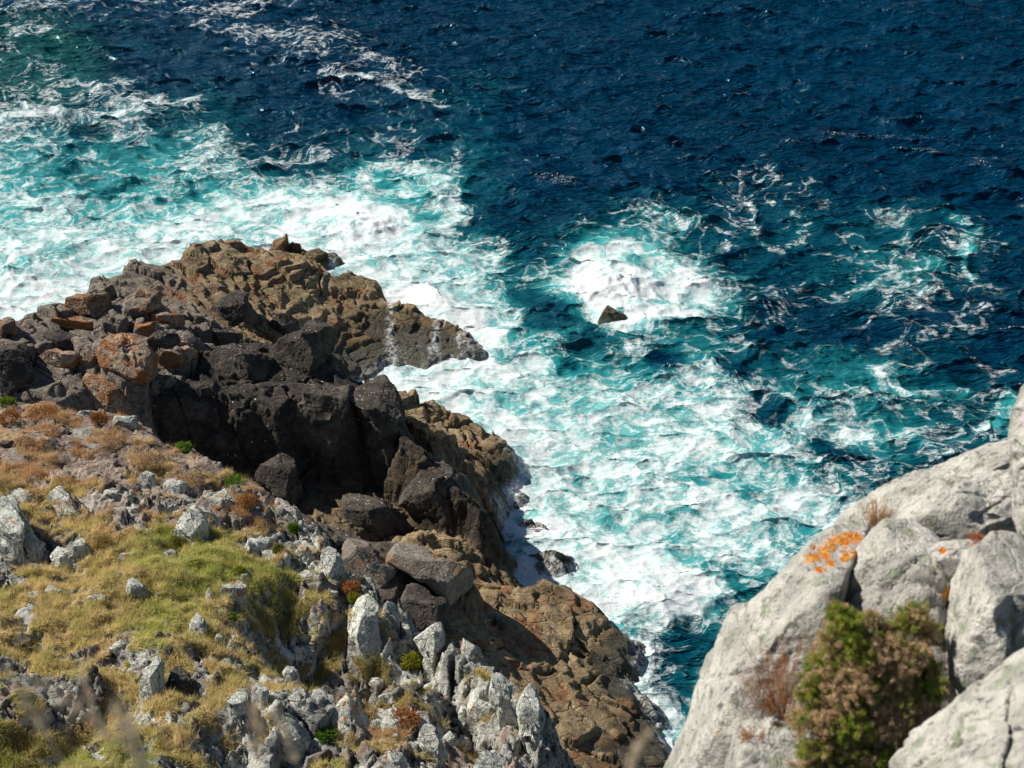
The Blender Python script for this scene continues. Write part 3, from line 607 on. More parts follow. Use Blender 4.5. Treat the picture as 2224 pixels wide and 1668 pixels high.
# ------------------------------------------------------------------ boulders: closed rounded-faceted solids with an outline of their own
def star_rock(name, outline, t, depth, mat, seed, lvl=5, facets=12, rough=.05, crack=.035, base_px=None, flat=.9, push=0., sharp=.12, lich=None, ncrack=2, parent=None, chunk=.035, hlo=.5, strat=None, cuts=9):
    r = np.random.default_rng(seed); D, Fs = ico(lvl)
    O = np.array(outline, float); c = O.mean(0); q = O - c; M = 24
    e = np.vstack([q, q[:1]]); pp = np.concatenate([e[i] + (e[i + 1] - e[i]) * np.linspace(0, 1, M)[:, None] for i in range(len(q))])
    an = np.arctan2(-pp[:, 1], pp[:, 0]); ra = np.hypot(pp[:, 0], pp[:, 1]); o = np.argsort(an); an, ra = an[o], ra[o]
    g = np.linspace(-np.pi, np.pi, 181); R = np.interp(g, an, ra, period=2 * np.pi)
    k = np.exp(-np.linspace(-2, 2, 9) ** 2 / (2 * (sharp * 8) ** 2)); k /= k.sum(); R = np.convolve(np.r_[R[-5:-1], R, R[1:5]], k, 'valid')
    C = att(c[0], c[1], t); size = np.sqrt(np.abs(0.5 * np.sum(q[:, 0] * np.roll(q[:, 1], -1) - q[:, 1] * np.roll(q[:, 0], -1)))) / F * t  # metres across
    d = D.copy()
    for _ in range(facets):                       # flat faces cut into the ball
        n = r.normal(size=3); n /= np.linalg.norm(n); h = r.uniform(hlo, .86); s = d @ n
        d = d - np.maximum(s - h, 0)[:, None] * n * .92
    rad = np.linalg.norm(d, axis=1) / 1.0
    ph = np.arctan2(D[:, 1], D[:, 0]); Rp = np.interp(ph, g, R[:181]) / F * t * 1.12
    sn = np.hypot(d[:, 0], d[:, 1]) ** .85
    u = np.cos(ph) * sn * Rp; v = np.sin(ph) * sn * Rp; wv = d[:, 2] * depth * size * flat
    Nn = -FV
    P = u[:, None] * RV + v[:, None] * UV + wv[:, None] * Nn
    dirs = P / (np.linalg.norm(P, axis=1)[:, None] + 1e-9)
    nn = P / size
    disp = fbm3(nn * 1.6 + seed, 3, seed) * rough * 2.2 + fbm3(nn * 4.5 + seed, 3, seed + 5, .55, True) * rough * .8 + 0
    K = 16 if lvl <= 4 else 34
    sd = r.normal(size=(K, 3)) * .42; an3 = np.array([1., 1., 1.]); ax3 = r.normal(size=3) if strat is None else np.array(strat) + r.normal(size=3) * .15; ax3 /= np.linalg.norm(ax3); kx_ = .9 if strat is None else -.62
    q3 = nn + fbm3(nn * 2.2 + 7, 2, seed + 30)[:, None] * .12
    q3 = q3 + (q3 @ ax3)[:, None] * ax3 * kx_; s3 = sd + (sd @ ax3)[:, None] * ax3 * kx_
    D2 = np.sqrt(((q3[:, None, :] - s3[None]) ** 2).sum(-1)); id3 = D2.argmin(1); ds = np.partition(D2, 1, axis=1); ee = ds[:, 1] - ds[:, 0]
    off3 = r.uniform(-1, 1, K); tl = r.normal(size=(K, 3)); dl = ((q3 - s3[id3]) * tl[id3]).sum(1)
    disp += chunk * (off3[id3] + dl * .9) - crack * .8 * (1 - sstep(0, .03, ee)) - chunk * .25 * (1 - sstep(0, .12, ee))
    for _ in range(ncrack):
        n = r.normal(size=3); n /= np.linalg.norm(n); of = r.uniform(-.25, .25); s = np.abs(nn @ n - of + fbm3(nn * 2 + 3, 2, seed + 20) * .12)
        disp -= crack * (1 - sstep(0, .035, s))
    P = P + dirs * (disp * size)[:, None]; nn = P / size
    JT = [(.25, .1, .96), (.93, -.3, .15), (-.25, -.9, .35), (-.85, .3, .35), (.5, -.55, .65)]
    for i_ in range(cuts):
        n = (np.array(JT[i_ % 5]) + r.normal(size=3) * .22) if i_ < 10 else r.normal(size=3); n /= np.linalg.norm(n); sn_ = nn @ n; h_ = sn_.max() * (r.uniform(.5, .78) if i_ < 5 and cuts > 5 else r.uniform(.6, .9))
        nn = nn - np.maximum(sn_ - h_ - fbm3(nn * 3 + i_, 2, seed + i_) * .02, 0)[:, None] * n * .95
    cut_d = nn / (np.linalg.norm(nn, axis=1)[:, None] + 1e-9)
    nn = nn + cut_d * (fbm3(nn * 5 + seed, 3, seed + 40, .6) * rough * .5 + fbm3(nn * 14 + seed, 2, seed + 8, .6, True) * rough * .3)[:, None]
    P = nn * size + C
    P = P + (FV * push)[None]
    at = {}
    if lich is not None:
        a = np.zeros(len(P))
        for (lx, ly, lr) in lich:
            ax_, ay_ = project(P[:, 0], P[:, 1], P[:, 2]); a = np.maximum(a, np.clip(1.25 - np.hypot(ax_ - lx, ay_ - ly) / lr, 0, 1))
        at['lichen'] = a
    return mesh_obj(name, P, Fs, mat, loc=[C[0], C[1], P[:, 2].min()], attrs=at, parent=parent)
def ell(x0, y0, x1, y1, rot=0., seed=0, n=9):
    r = np.random.default_rng(seed + 5000); cx, cy = (x0 + x1) / 2, (y0 + y1) / 2; a, b = (x1 - x0) / 2, (y1 - y0) / 2
    if rot: m = (a + b) / 2; e = 1.45; a, b = m * e, m / e
    th_ = np.sort(np.linspace(0, 2 * np.pi, n, endpoint=False) + r.uniform(-.25, .25, n)); k = r.uniform(.82, 1.12, n)
    x, y = a * np.cos(th_) * k, b * np.sin(th_) * k; c, s = math.cos(rot), math.sin(rot)
    return [(cx + i * c - j * s, cy + i * s + j * c) for i, j in zip(x, y)]
def rock_on(name, which, outline, mat, seed, label, cat='rock', group=None, depth=.55, **k):
    O = np.array(outline, float); c = O.mean(0); t = hit(c[0], O[:, 1].max() - .2 * (np.ptp(O[:, 1])), which)
    size = math.sqrt(np.ptp(O[:, 0]) * np.ptp(O[:, 1])) / F * t; t2 = t + depth * size * (.5 if which == 'hill' else .25)
    if which == 'hill': k.setdefault('chunk', .1); k.setdefault('hlo', .45); k.setdefault('strat', (.35, -.6, -.7)); k['facets'] = k.get('facets', 9) + 6
    if which == 'hill': O[:, 1] = np.where(O[:, 1] > c[1], c[1] + (O[:, 1] - c[1]) * 1.4, O[:, 1]); outline = O
    lv = k.pop('lvl', 6 if size * F / t > 75 else 5 if size * F / t > 26 else 4)
    return tag(star_rock(name, outline, t2, depth, mat, seed, lvl=lv, **k), label, cat, group)

G1 = 'boulders piled on the ridge above the headland'
PILE = [
 ([(78,678),(120,655),(206,637),(268,645),(280,672),(245,700),(150,692)], M_brown, 'long layered brown ledge stone at the sea edge left of the stacked flat stones', dict(depth=.8, facets=14)),
 ([(78,692),(160,680),(240,700),(248,716),(160,722),(85,712)], M_orangeb, 'thin rust streaked ledge directly under the long layered ledge stone', dict(depth=.9, facets=12)),
 ([(278,632),(300,626),(350,628),(368,642),(330,652),(285,648)], M_orangeb, 'small pale flat stone with an orange end, topmost of the three stacked flat stones', dict(depth=.8)),
 ([(280,664),(300,650),(350,650),(382,668),(340,680),(290,680)], M_orangeb, 'lens shaped ochre stone, middle of the three stacked flat stones', dict(depth=.8)),
 ([(290,686),(330,676),(380,668),(416,680),(412,706),(370,712),(300,708)], M_orangeb, 'thick rust coloured slab, lowest of the three stacked flat stones', dict(depth=.8)),
 ([(437,668),(475,640),(500,619),(535,628),(546,655),(590,705),(540,722),(470,712),(421,688)], M_dark, 'tall pointed rock with a white crest, dark on its right side', dict(depth=.8, facets=12)),
 ([(275,726),(304,704),(353,688),(352,722),(316,741)], M_orangeb, 'pale pointed stone leaning behind the round ochre boulder', dict(depth=.7, facets=10)),
 ([(222,755),(240,735),(270,726),(305,740),(330,775),(333,810),(310,825),(270,815),(228,800)], M_orangeb, 'big round ochre boulder with swirled banding in the middle of the pile', dict(depth=.8, facets=5, cuts=3)),
 ([(158,838),(180,812),(215,800),(245,803),(300,834),(314,880),(306,906),(255,898),(190,878)], M_orangeb, 'largest ochre boulder, sunlit on its left and dark on its right, above the grassy slope', dict(depth=.9, facets=8)),
 ([(-40,735),(0,726),(34,739),(64,770),(90,811),(84,860),(0,862),(-50,850)], M_dark, 'large dark boulder cut by the left edge of the picture', dict(depth=.9, facets=8)),
 ([(66,735),(100,719),(170,722),(215,745),(205,764),(140,762),(75,752)], M_dark, 'flat dark grey slab left of the round ochre boulder', dict(depth=.9)),
 ([(70,776),(100,756),(150,758),(192,784),(180,802),(120,806),(80,798)], M_orangeb, 'low ochre boulder beside the big dark boulder at the left edge', dict(depth=.8)),
 ([(170,785),(195,765),(215,772),(222,800),(195,806)], M_brown, 'small brown wedge stone tucked left under the round ochre boulder', dict(depth=.7)),
 ([(332,778),(373,744),(411,737),(428,764),(431,789),(382,806),(345,800)], M_orangeb, 'rounded boulder with a pale orange cap right of the round ochre boulder', dict(depth=.8)),
 ([(430,775),(478,740),(538,751),(601,780),(645,806),(605,838),(506,838),(430,810)], M_dark, 'wide low black boulder in front of the flat topped block', dict(depth=.8, facets=12)),
 ([(570,762),(600,735),(655,725),(672,700),(721,703),(738,722),(735,760),(719,800),(677,815),(620,800),(585,790)], M_dark, 'flat topped dark block with a cleft, standing against the brown headland', dict(depth=.8, facets=13)),
 ([(575,690),(610,675),(650,690),(668,705),(650,735),(600,738),(570,720)], M_dark, 'dark flat rock between the pointed rock and the flat topped block', dict(depth=.9)),
 ([(310,735),(345,718),(380,725),(395,745),(360,765),(325,760)], M_dark, 'small dark stone right behind the round ochre boulder', dict(depth=.7)),
 ([(400,720),(450,705),(510,715),(560,740),(520,760),(430,752)], M_dark, 'dark stone in shade at the foot of the pointed rock', dict(depth=.8)),
 ([(-30,700),(10,688),(45,700),(60,722),(20,735),(-30,730)], M_brown, 'small brown stone at the left edge above the big dark boulder', dict(depth=.8)),
 ([(589,895),(604,871),(650,862),(664,822),(721,815),(791,833),(815,870),(838,905),(858,960),(830,1010),(740,1030),(660,1000),(620,950)], M_dark, 'huge black crag block with a sunlit brown top above the gully', dict(depth=.75, facets=12)),
 ([(721,812),(770,800),(832,817),(853,852),(876,925),(930,975),(945,1040),(900,1080),(820,1040),(790,930),(760,860)], M_dark, 'rounded black buttress right of the huge crag block', dict(depth=.7, facets=10)),
 ([(880,960),(930,968),(1000,1030),(1055,1090),(1060,1150),(1000,1170),(900,1120),(860,1040)], M_dark, 'dark wedge buttress falling to the mussel covered shelf', dict(depth=.7, facets=12)),
 ([(452,945),(475,927),(519,934),(532,958),(520,990),(470,985),(446,968)], M_dark, 'black boulder in the shaded gully behind the grassy crest', dict(depth=.8)),
 ([(532,992),(601,983),(632,989),(652,1027),(664,1075),(650,1100),(598,1070),(545,1040)], M_dark, 'square black boulder in the gully below the black crag', dict(depth=.8)),
 ([(330,880),(400,850),(480,860),(520,900),(470,930),(380,925)], M_dark, 'black boulder behind the crest right of the largest ochre boulder', dict(depth=.8)),
 ([(700,1100),(780,1075),(850,1100),(900,1150),(860,1175),(760,1160)], M_dark, 'low dark rock in shade above the sunlit slabs', dict(depth=.8)),
 ([(1290,676),(1320,668),(1340,680),(1338,712),(1310,722),(1292,705)], M_dark, None, None)]
for i, (o, m, lab, k) in enumerate(PILE):
    if lab is None: continue
    rock_on('boulder', 'shore', o, m, 300 + i, lab, 'boulder', G1, **k)
tag(star_rock('sea_rock', [(1288,682),(1305,668),(1330,664),(1365,668),(1385,690),(1362,712),(1338,728),(1305,726),(1290,706)], atz(1325, 712, -.35)[1] / ray(1325, 708)[1], .8, M_shore, 77, 5, 8, cuts=8), 'small brown rock breaking the surface inside a ring of white surf', 'rock')

G2 = 'slabs on the shore below the grassy crest'
for i, (o, m, lab, k) in enumerate([
 ([(690,1150),(785,1160),(803,1190),(834,1222),(897,1244),(913,1275),(806,1282),(755,1262),(735,1210)], M_slab, 'smooth grey slab speckled white right beside the grassy crest', dict(depth=1.2, facets=10, rough=.03)),
 ([(794,1165),(848,1176),(911,1187),(975,1213),(1022,1247),(1034,1300),(1018,1335),(968,1300),(911,1255),(832,1215)], M_slab, 'long rounded brown slab with a steep dark front beyond the speckled slab', dict(depth=.9, facets=10, rough=.035)),
 ([(800,1285),(896,1274),(981,1292),(998,1320),(990,1360),(930,1380),(860,1330)], M_dark, 'flat dark slab with a thin bright edge under the long rounded slab', dict(depth=.9, facets=12)),
 ([(1058,1355),(1075,1342),(1110,1345),(1124,1358),(1100,1372),(1065,1370)], M_dark, 'single small knobbly dark boulder resting on the brown shelf', dict(depth=.9))]):
    rock_on('shore_boulder', 'shore', o, m, 400 + i, lab, 'boulder', G2, **k)

G3 = 'lichened rocks standing out of the grassy hillside'
BIG = [
 ([(82,1043),(136,1046),(165,1068),(234,1109),(236,1163),(206,1150),(177,1156),(149,1143),(120,1100)], M_lich_o, 'big pale grey slab with orange spots tilted out of the grass at left', dict(facets=11, depth=.8)),
 ([(364,1144),(370,1119),(399,1114),(443,1133),(474,1185),(468,1203),(421,1194),(389,1173)], M_lich, 'big rounded pale grey boulder casting a shadow on green grass', dict(facets=7, depth=.8)),
 ([(473,1263),(503,1250),(540,1277),(549,1295),(519,1320),(494,1327),(473,1293)], M_lich_o, 'squarish white boulder veined with bright orange lichen in the middle of the grass', dict(facets=8, depth=.9)),
 ([(408,1339),(421,1325),(440,1346),(455,1384),(449,1398),(424,1389)], M_lich, 'upright pale oblong stone below the orange veined boulder', dict(facets=8, depth=.6)),
 ([(459,1387),(481,1377),(499,1413),(462,1404)], M_lich, 'smaller pale stone touching the upright oblong stone', dict(facets=7)),
 ([(-60,1090),(20,1085),(60,1150),(98,1245),(60,1262),(-60,1230)], M_lich, 'large dark sided leaning slab at the left edge of the hillside', dict(facets=12, depth=.9)),
 ([(20,1130),(60,1128),(95,1175),(118,1250),(90,1262),(60,1210)], M_lich, 'leaning ribbed slab second from the left edge of the hillside', dict(facets=12, depth=.7)),
 ([(100,1172),(125,1170),(160,1205),(182,1252),(150,1262),(120,1230)], M_lich, 'leaning grey slab between the ribbed slab and the split boulder', dict(facets=12, depth=.7)),
 ([(144,1168),(172,1164),(211,1214),(208,1234),(180,1236),(155,1200)], M_lich, 'split grey boulder at the right end of the leaning slabs', dict(facets=10, depth=.8)),
 ([(522,1180),(545,1165),(585,1163),(600,1190),(596,1218),(560,1215),(530,1205)], M_lich, 'blocky pale boulder under the crest with pink dry turf on its left', dict(facets=10, depth=.8)),
 ([(684,1178),(700,1170),(725,1178),(745,1215),(762,1262),(740,1276),(705,1270),(690,1220)], M_lich, 'tall split slab with an orange cap on the crest beside the speckled slab', dict(facets=11, depth=.7)),
 ([(640,1180),(672,1178),(684,1215),(688,1245),(650,1232),(634,1205)], M_lich_o, 'grey block left of the tall split slab on the crest', dict(facets=10)),
 ([(734,1300),(765,1285),(800,1275),(822,1330),(832,1400),(838,1480),(815,1475),(790,1420),(755,1350)], M_lich, 'long tall fin of grey rock running down the middle of the crest', dict(facets=12, depth=.9)),
 ([(813,1300),(850,1296),(880,1320),(890,1350),(860,1380),(830,1370)], M_lich, 'grey ribbed block on the crest right of the tall fin', dict(facets=12)),
 ([(889,1345),(905,1330),(940,1328),(960,1350),(962,1420),(965,1500),(945,1525),(925,1500),(920,1420),(892,1370)], M_lich, 'tall pale pillar of rock with a flat cap right of the shaded hollow', dict(facets=12, depth=.8)),
 ([(962,1370),(985,1385),(1005,1430),(1012,1455),(985,1450),(965,1420)], M_lich, 'narrow grey fin just behind the tall pale pillar', dict(facets=10)),
 ([(987,1385),(1010,1378),(1045,1400),(1058,1425),(1040,1446),(1010,1440)], M_lich_o, 'orange flecked knob on the crest edge above the brown shelf', dict(facets=9)),
 ([(1022,1452),(1055,1440),(1095,1462),(1120,1500),(1150,1590),(1130,1640),(1080,1560),(1045,1500)], M_lich, 'long green grey rib dropping down the right end of the crest', dict(facets=12, depth=.9)),
 ([(1090,1462),(1120,1468),(1170,1490),(1184,1540),(1180,1620),(1176,1700),(1150,1680),(1130,1560)], M_lich, 'outermost crest rock, dark and mossy, overhanging the brown shelf', dict(facets=12, depth=.9)),
 ([(997,1503),(1030,1496),(1085,1520),(1102,1545),(1096,1586),(1050,1585),(1010,1550)], M_lich, 'large angular boulder with a bright top resting on the right of the crest', dict(facets=9, depth=.9)),
 ([(983,1520),(1000,1512),(1030,1550),(1040,1590),(1010,1592),(990,1560)], M_lich, 'thin grey slab leaning against the large angular boulder', dict(facets=10)),
 ([(1025,1630),(1050,1622),(1085,1632),(1098,1668),(1090,1720),(1030,1715)], M_lich, 'rounded white boulder at the bottom edge near the crest', dict(facets=7, depth=.9)),
 ([(699,1510),(735,1498),(760,1510),(790,1530),(800,1560),(780,1612),(745,1608),(710,1560)], M_lich_o, 'big cracked pale outcrop with orange stains at the bottom centre of the hillside', dict(facets=12, depth=.9)),
 ([(588,1540),(615,1530),(650,1560),(672,1610),(680,1690),(640,1700),(605,1640),(590,1580)], M_lich, 'tall pale outcrop with a dark brown foot at the bottom of the hillside', dict(facets=12, depth=.9)),
 ([(487,1490),(510,1478),(535,1500),(548,1560),(545,1610),(515,1600),(495,1540)], M_lich, 'pale slab with a dark face left of the tall pale outcrop', dict(facets=12, depth=.8)),
 ([(541,1470),(565,1466),(580,1500),(590,1560),(560,1565),(548,1510)], M_lich, 'thin pale slab between the dark faced slab and the mossy ridge', dict(facets=10, depth=.7)),
 ([(298,1425),(330,1416),(352,1430),(358,1490),(366,1545),(335,1548),(310,1500)], M_lich, 'dark footed pale crag, left of the twin crags low in the grass', dict(facets=13, depth=.9)),
 ([(361,1445),(385,1437),(415,1455),(428,1500),(415,1530),(380,1530),(365,1490)], M_dark, 'dark crag with white flecks, right of the twin crags low in the grass', dict(facets=13, depth=.8)),
 ([(25,1380),(45,1370),(75,1380),(80,1425),(50,1436),(25,1420)], M_dark, 'dark blocky outcrop in the dry grass by the left edge', dict(facets=12)),
 ([(900,1575),(930,1568),(960,1590),(975,1662),(940,1680),(910,1620)], M_lich, 'long pale slab running out at the bottom right of the turf', dict(facets=11)),
 ([(652,1335),(680,1325),(710,1335),(714,1365),(690,1378),(660,1362)], M_lich, 'pale cracked boulder above the deep shade of the hollow', dict(facets=10, depth=.8))]
for i, (o, m, lab, k) in enumerate(BIG):
    rock_on('outcrop_rock', 'hill', o, m, 500 + i, lab, 'rock', G3, **k)
MED = [ # x0, y0, x1, y1, rotation, label
 (247,1195,304,1226,0,'low flat pale rock with an orange edge left of the rounded grey boulder'),
 (350,1190,392,1222,.7,'small slanting white stone below the rounded grey boulder'),
 (174,1287,247,1318,0,'long low white rock lying flat in dry grass at left'),
 (272,1262,328,1311,.8,'knobbly pale stone pointing down to the right in dry grass'),
 (57,1277,92,1315,.5,'left one of two blocky stones in dry grass by the left edge'),
 (95,1268,133,1302,.3,'right one of two blocky stones in dry grass by the left edge'),
 (253,1318,277,1346,.7,'small stone with a green moss cap in dry grass'),
 (444,1270,467,1316,1.4,'narrow upright stone left of the orange veined boulder'),
 (606,1192,636,1232,1.4,'small grey block between the blocky pale boulder and the crest'),
 (206,1053,294,1097,.1,'rough lichened cluster right of the big spotted slab'),
 (258,1087,318,1130,.5,'pale broken rock with orange patches beside the rough cluster'),
 (335,1087,395,1128,.2,'folded grey rock just above the rounded grey boulder'),
 (348,1034,418,1084,.3,'double humped blue grey rock under the beige turf'),
 (402,1084,471,1150,.6,'crumbling grey boulder up against the rounded grey boulder'),
 (460,1062,513,1127,.9,'grey boulder with an orange rim under the rust coloured bush'),
 (294,1018,348,1058,.9,'thin pointed stone standing in front of the beige turf strip'),
 (234,897,304,938,.1,'white cracked rocks along the top edge of the slope'),
 (165,890,205,915,.2,'small pale rock at the top edge left of the white cracked rocks'),
 (13,1059,89,1103,.1,'low grey rock left of the big spotted slab'),
 (60,946,158,994,.35,'dark blue grey rib of rock in the upper left turf'),
 (-10,955,40,985,.2,'dark stone at the left edge in rust coloured turf'),
 (627,1236,702,1287,.6,'grey broken ledge below the tall split slab'),
 (520,1234,552,1276,.9,'dark stone behind the orange veined boulder'),
 (40,1438,76,1461,0,'flat white stone below the dark blocky outcrop'),
 (187,1438,223,1502,1.2,'pale ribbed stone beside a narrow dark cleft'),
 (238,1381,284,1436,.9,'fractured pale stones above the twin crags'),
 (335,1369,366,1397,.2,'dark capped stone under the little upright stone'),
 (354,1340,368,1369,1.5,'little upright grey stone in dry grass'),
 (628,1495,682,1550,.9,'grey ledge with turf on top right of the tall pale outcrop'),
 (593,1407,647,1449,.8,'grey stone slanting down from the shaded hollow'),
 (603,1447,660,1493,.8,'pale stone below the slanting grey stone'),
 (256,1492,279,1521,.4,'small purple grey stone left of the twin crags'),
 (388,1556,412,1590,.8,'small white stone alone in turf below the twin crags'),
 (150,1549,204,1620,.9,'dark crag half hidden behind the blurred grass stalks'),
 (168,1492,242,1550,.4,'black fissured rock with a white tip low at left'),
 (797,1555,831,1594,.6,'small pale stone at the right foot of the cracked outcrop'),
 (826,1556,900,1594,.35,'pale rock strip between the cracked outcrop and rusty turf'),
 (947,1581,1000,1632,.6,'ridged white stone left of the rounded white boulder'),
 (833,1620,897,1690,.6,'greenish white stone at the bottom edge of the picture'),
 (795,1467,838,1496,.3,'grey stone lying in the shade of the tall fin'),
 (707,1277,733,1300,.1,'small round stone on the crest above the tall fin'),
 (455,1457,478,1493,1.9,'small slanting stone right of the dark crag'),
 (300,1358,316,1376,0,'tiny stone in a tuft above the fractured stones'),
 (160,1325,182,1338,0,'small dark round stone below the long low white rock'),
 (494,1335,522,1362,1.2,'stone with a green cushion below the orange veined boulder'),
 (1060,1590,1100,1625,.1,'small shaded block below the large angular boulder'),
 (1005,1600,1030,1650,1.2,'dark narrow stone left of the rounded white boulder'),
 (690,1395,712,1410,0,'tiny pale stone in the shaded hollow'),
 (298,1236,316,1252,0,'small smooth grey stone alone on green turf')]
for i, (a, b, c, d, r_, lab) in enumerate(MED):
    rock_on('stone', 'hill', ell(a, b, c, d, r_, i), M_lich_o if 'orange' in lab else M_dark if ('dark' in lab or 'black' in lab) else M_lich, 700 + i, lab, 'stone', 'small stones on the hillside', depth=.8, facets=9, sharp=.08)
r_ = np.random.default_rng(5)
SM = [(200,1362),(228,1366),(185,1392),(135,1362),(170,1440),(30,1465),(100,1500),(290,1500),(430,1470),(550,1420),(580,1392),(380,1280),(640,1400),(660,1540),(230,1600),(430,1610),(520,1640),(860,1600),(760,1640),(330,1640),(60,1580),(120,1610),(20,1530),(480,1215),(610,1330),(870,1500),(900,1520),(570,1640),(255,1250),(440,1580)]
for i, (a, b) in enumerate(SM):
    s_ = r_.uniform(6, 13); rock_on('pebble', 'hill', ell(a - s_, b - s_ * .7, a + s_, b + s_ * .7, 0, 90 + i, 7), [M_lich, M_dark][i % 3 == 0], 900 + i, 'small half buried stone showing through the hillside turf', 'stone', 'half buried small stones', depth=.9, facets=7)

# ------------------------------------------------------------------ grass of the hillside: blades growing from the turf
def blades(n, x, y, z, L, wd, lean, tint):
    a = rng.uniform(0, 2 * np.pi, n); l_ = L * rng.uniform(.6, 1.3, n)
    tipx = lean[0] * l_ + rng.normal(0, .38, n) * l_; tipy = lean[1] * l_ + rng.normal(0, .38, n) * l_
    tz = np.sqrt(np.maximum(l_ ** 2 - tipx ** 2 - tipy ** 2, (l_ * .35) ** 2))
    wv = wd * rng.uniform(.6, 1.2, n)
    V = np.empty((n, 3, 3)); V[:, 0] = np.stack([x - np.cos(a) * wv, y - np.sin(a) * wv, z - .02], -1); V[:, 1] = np.stack([x + np.cos(a) * wv, y + np.sin(a) * wv, z - .02], -1)
    V[:, 2] = np.stack([x + tipx, y + tipy, z + tz], -1)
    c = tint * rng.uniform(.7, 1.35, (n, 1)); return V.reshape(-1, 3), np.arange(3 * n).reshape(n, 3), np.repeat(c, 3, 0)
N = 1100000
x = rng.uniform(-17, 2.4, N); y = rng.uniform(21, 51, N); z = bil(HH, hx0, hy0, x, y); px, py = project(x, y, z)
vis = (px > -80) & (px < 1260) & (py > 800) & (py < 1760) & (z > 19); x, y, z = x[vis], y[vis], z[vis]
_, tn = veg(x, y, z); cv = bil(cov, hx0, hy0, x, y); keep = (cv > .42) & (rng.uniform(0, 1, len(x)) < np.clip(cv * 1.2, 0, 1)) & (rng.uniform(0, 1, len(x)) < np.clip(1.4 - (y - 24) / 40, .35, 1))
x, y, z, cv, tn = x[keep], y[keep], z[keep], cv[keep], tn[keep]; n = len(x)
ln = (fbm2(x * .9, y * .9, 2, 401) * .9 + .25, fbm2(x * .9, y * .9, 2, 411) * .9 - .25)
tn = tn * (1 + .55 * fbm2(x * 3.2, y * 3.2, 3, 431))[:, None]
V, Fc, C = blades(n, x, y, z, .09 + .22 * np.clip(fbm2(x * 2, y * 2, 2, 421) + .5, 0, 1), .008, ln, tn * 1.12)
tag(mesh_obj('grass', V, Fc, M_blade, smooth=False, cols=C), 'short dry and green grass covering the hillside between the rocks', 'grass', kind='stuff')
print('blades', n)

# ------------------------------------------------------------------ cushions and low bushes on the hillside
def puff(name, px, py, wpx, hpx, tint_a, tint_b, label, seed, leaf=.03, nl=3500, which='hill', t=None, needle=False, group=None, stem=True):
    r = np.random.default_rng(seed); t = t or hit(px, py + hpx * .3, which); C = att(px, py, t); rx, rz = wpx / F * t / 2, hpx / F * t / 2
    k = max(6, int(nl / 90)); d = r.normal(size=(k, 3)); d /= np.linalg.norm(d, axis=1)[:, None]; d[:, 2] = np.abs(d[:, 2]) * 1. - .25
    cc = C + d * np.array([rx, rx * .8, rz]) * r.uniform(.45, 1, (k, 1)); id_ = r.integers(0, k, nl)
    off = r.normal(size=(nl, 3)) * np.array([rx, rx, rz]) * .2; P = cc[id_] + off; o = P - C; o /= np.linalg.norm(o, axis=1)[:, None] + 1e-9
    g = o + r.normal(size=(nl, 3)) * .6; g /= np.linalg.norm(g, axis=1)[:, None]; L_ = leaf * r.uniform(.6, 1.4, (nl, 1)) * (1.5 if needle else 1)
    s = np.cross(g, r.normal(size=(nl, 3))); s /= np.linalg.norm(s, axis=1)[:, None]; s *= L_ * (.09 if needle else .3)
    V = np.stack([P - s, P + s, P + g * L_], 1).reshape(-1, 3); m = r.uniform(0, 1, k)[id_][:, None]
    ct = np.array(tint_a) * (1 - m) + np.array(tint_b) * m; ct = ct * r.uniform(.6, 1.3, (nl, 1))
    root = bpy.data.objects.new(name, None); col.objects.link(root); root.location = C - np.array([0, 0, rz])
    tag(root, label, 'plant', group)
    mesh_obj('foliage', V, np.arange(3 * nl).reshape(nl, 3), M_blade, parent=root, loc=C, smooth=False, cols=np.repeat(ct, 3, 0))
    if stem:
        tubes('stem', [[C - np.array([0, 0, rz * 1.05]), C + d[i] * np.array([rx, rx, rz]) * .3, cc[i]] for i in range(min(k, 9))], .006 + rx * .01, M_stem, root)
    return root
def tubes(name, paths, rad, mat, parent, seg=5, tint=None):
    VV, FF, CC_, b = [], [], [], 0
    for p in paths:
        p = np.array(p, float); m = len(p)
        for i, q in enumerate(p):
            tn_ = p[min(i + 1, m - 1)] - p[max(i - 1, 0)]; tn_ /= np.linalg.norm(tn_) + 1e-9; a = np.cross(tn_, [.3, .9, .2]); a /= np.linalg.norm(a) + 1e-9; bb = np.cross(tn_, a)
            rd = rad * (1 - .6 * i / (m - 1))
            for k in range(seg): an = 2 * math.pi * k / seg; VV.append(q + (a * math.cos(an) + bb * math.sin(an)) * rd)
        for i in range(m - 1):
            for k in range(seg): FF.append((b + i * seg + k, b + i * seg + (k + 1) % seg, b + (i + 1) * seg + (k + 1) % seg, b + (i + 1) * seg + k))
        b += m * seg
    return mesh_obj(name, VV, FF, mat, parent=parent, loc=paths[0][0] if parent else None)
ts = NT('woody_stem'); ts.bsdf(ts.mix(ts.noise(ts.pos(), 30), (.1, .06, .035), (.2, .13, .08)), .9); M_stem = ts.m
GB, GY, RU, BE = (.1, .2, .02), (.24, .26, .03), (.33, .13, .04), (.5, .33, .18)
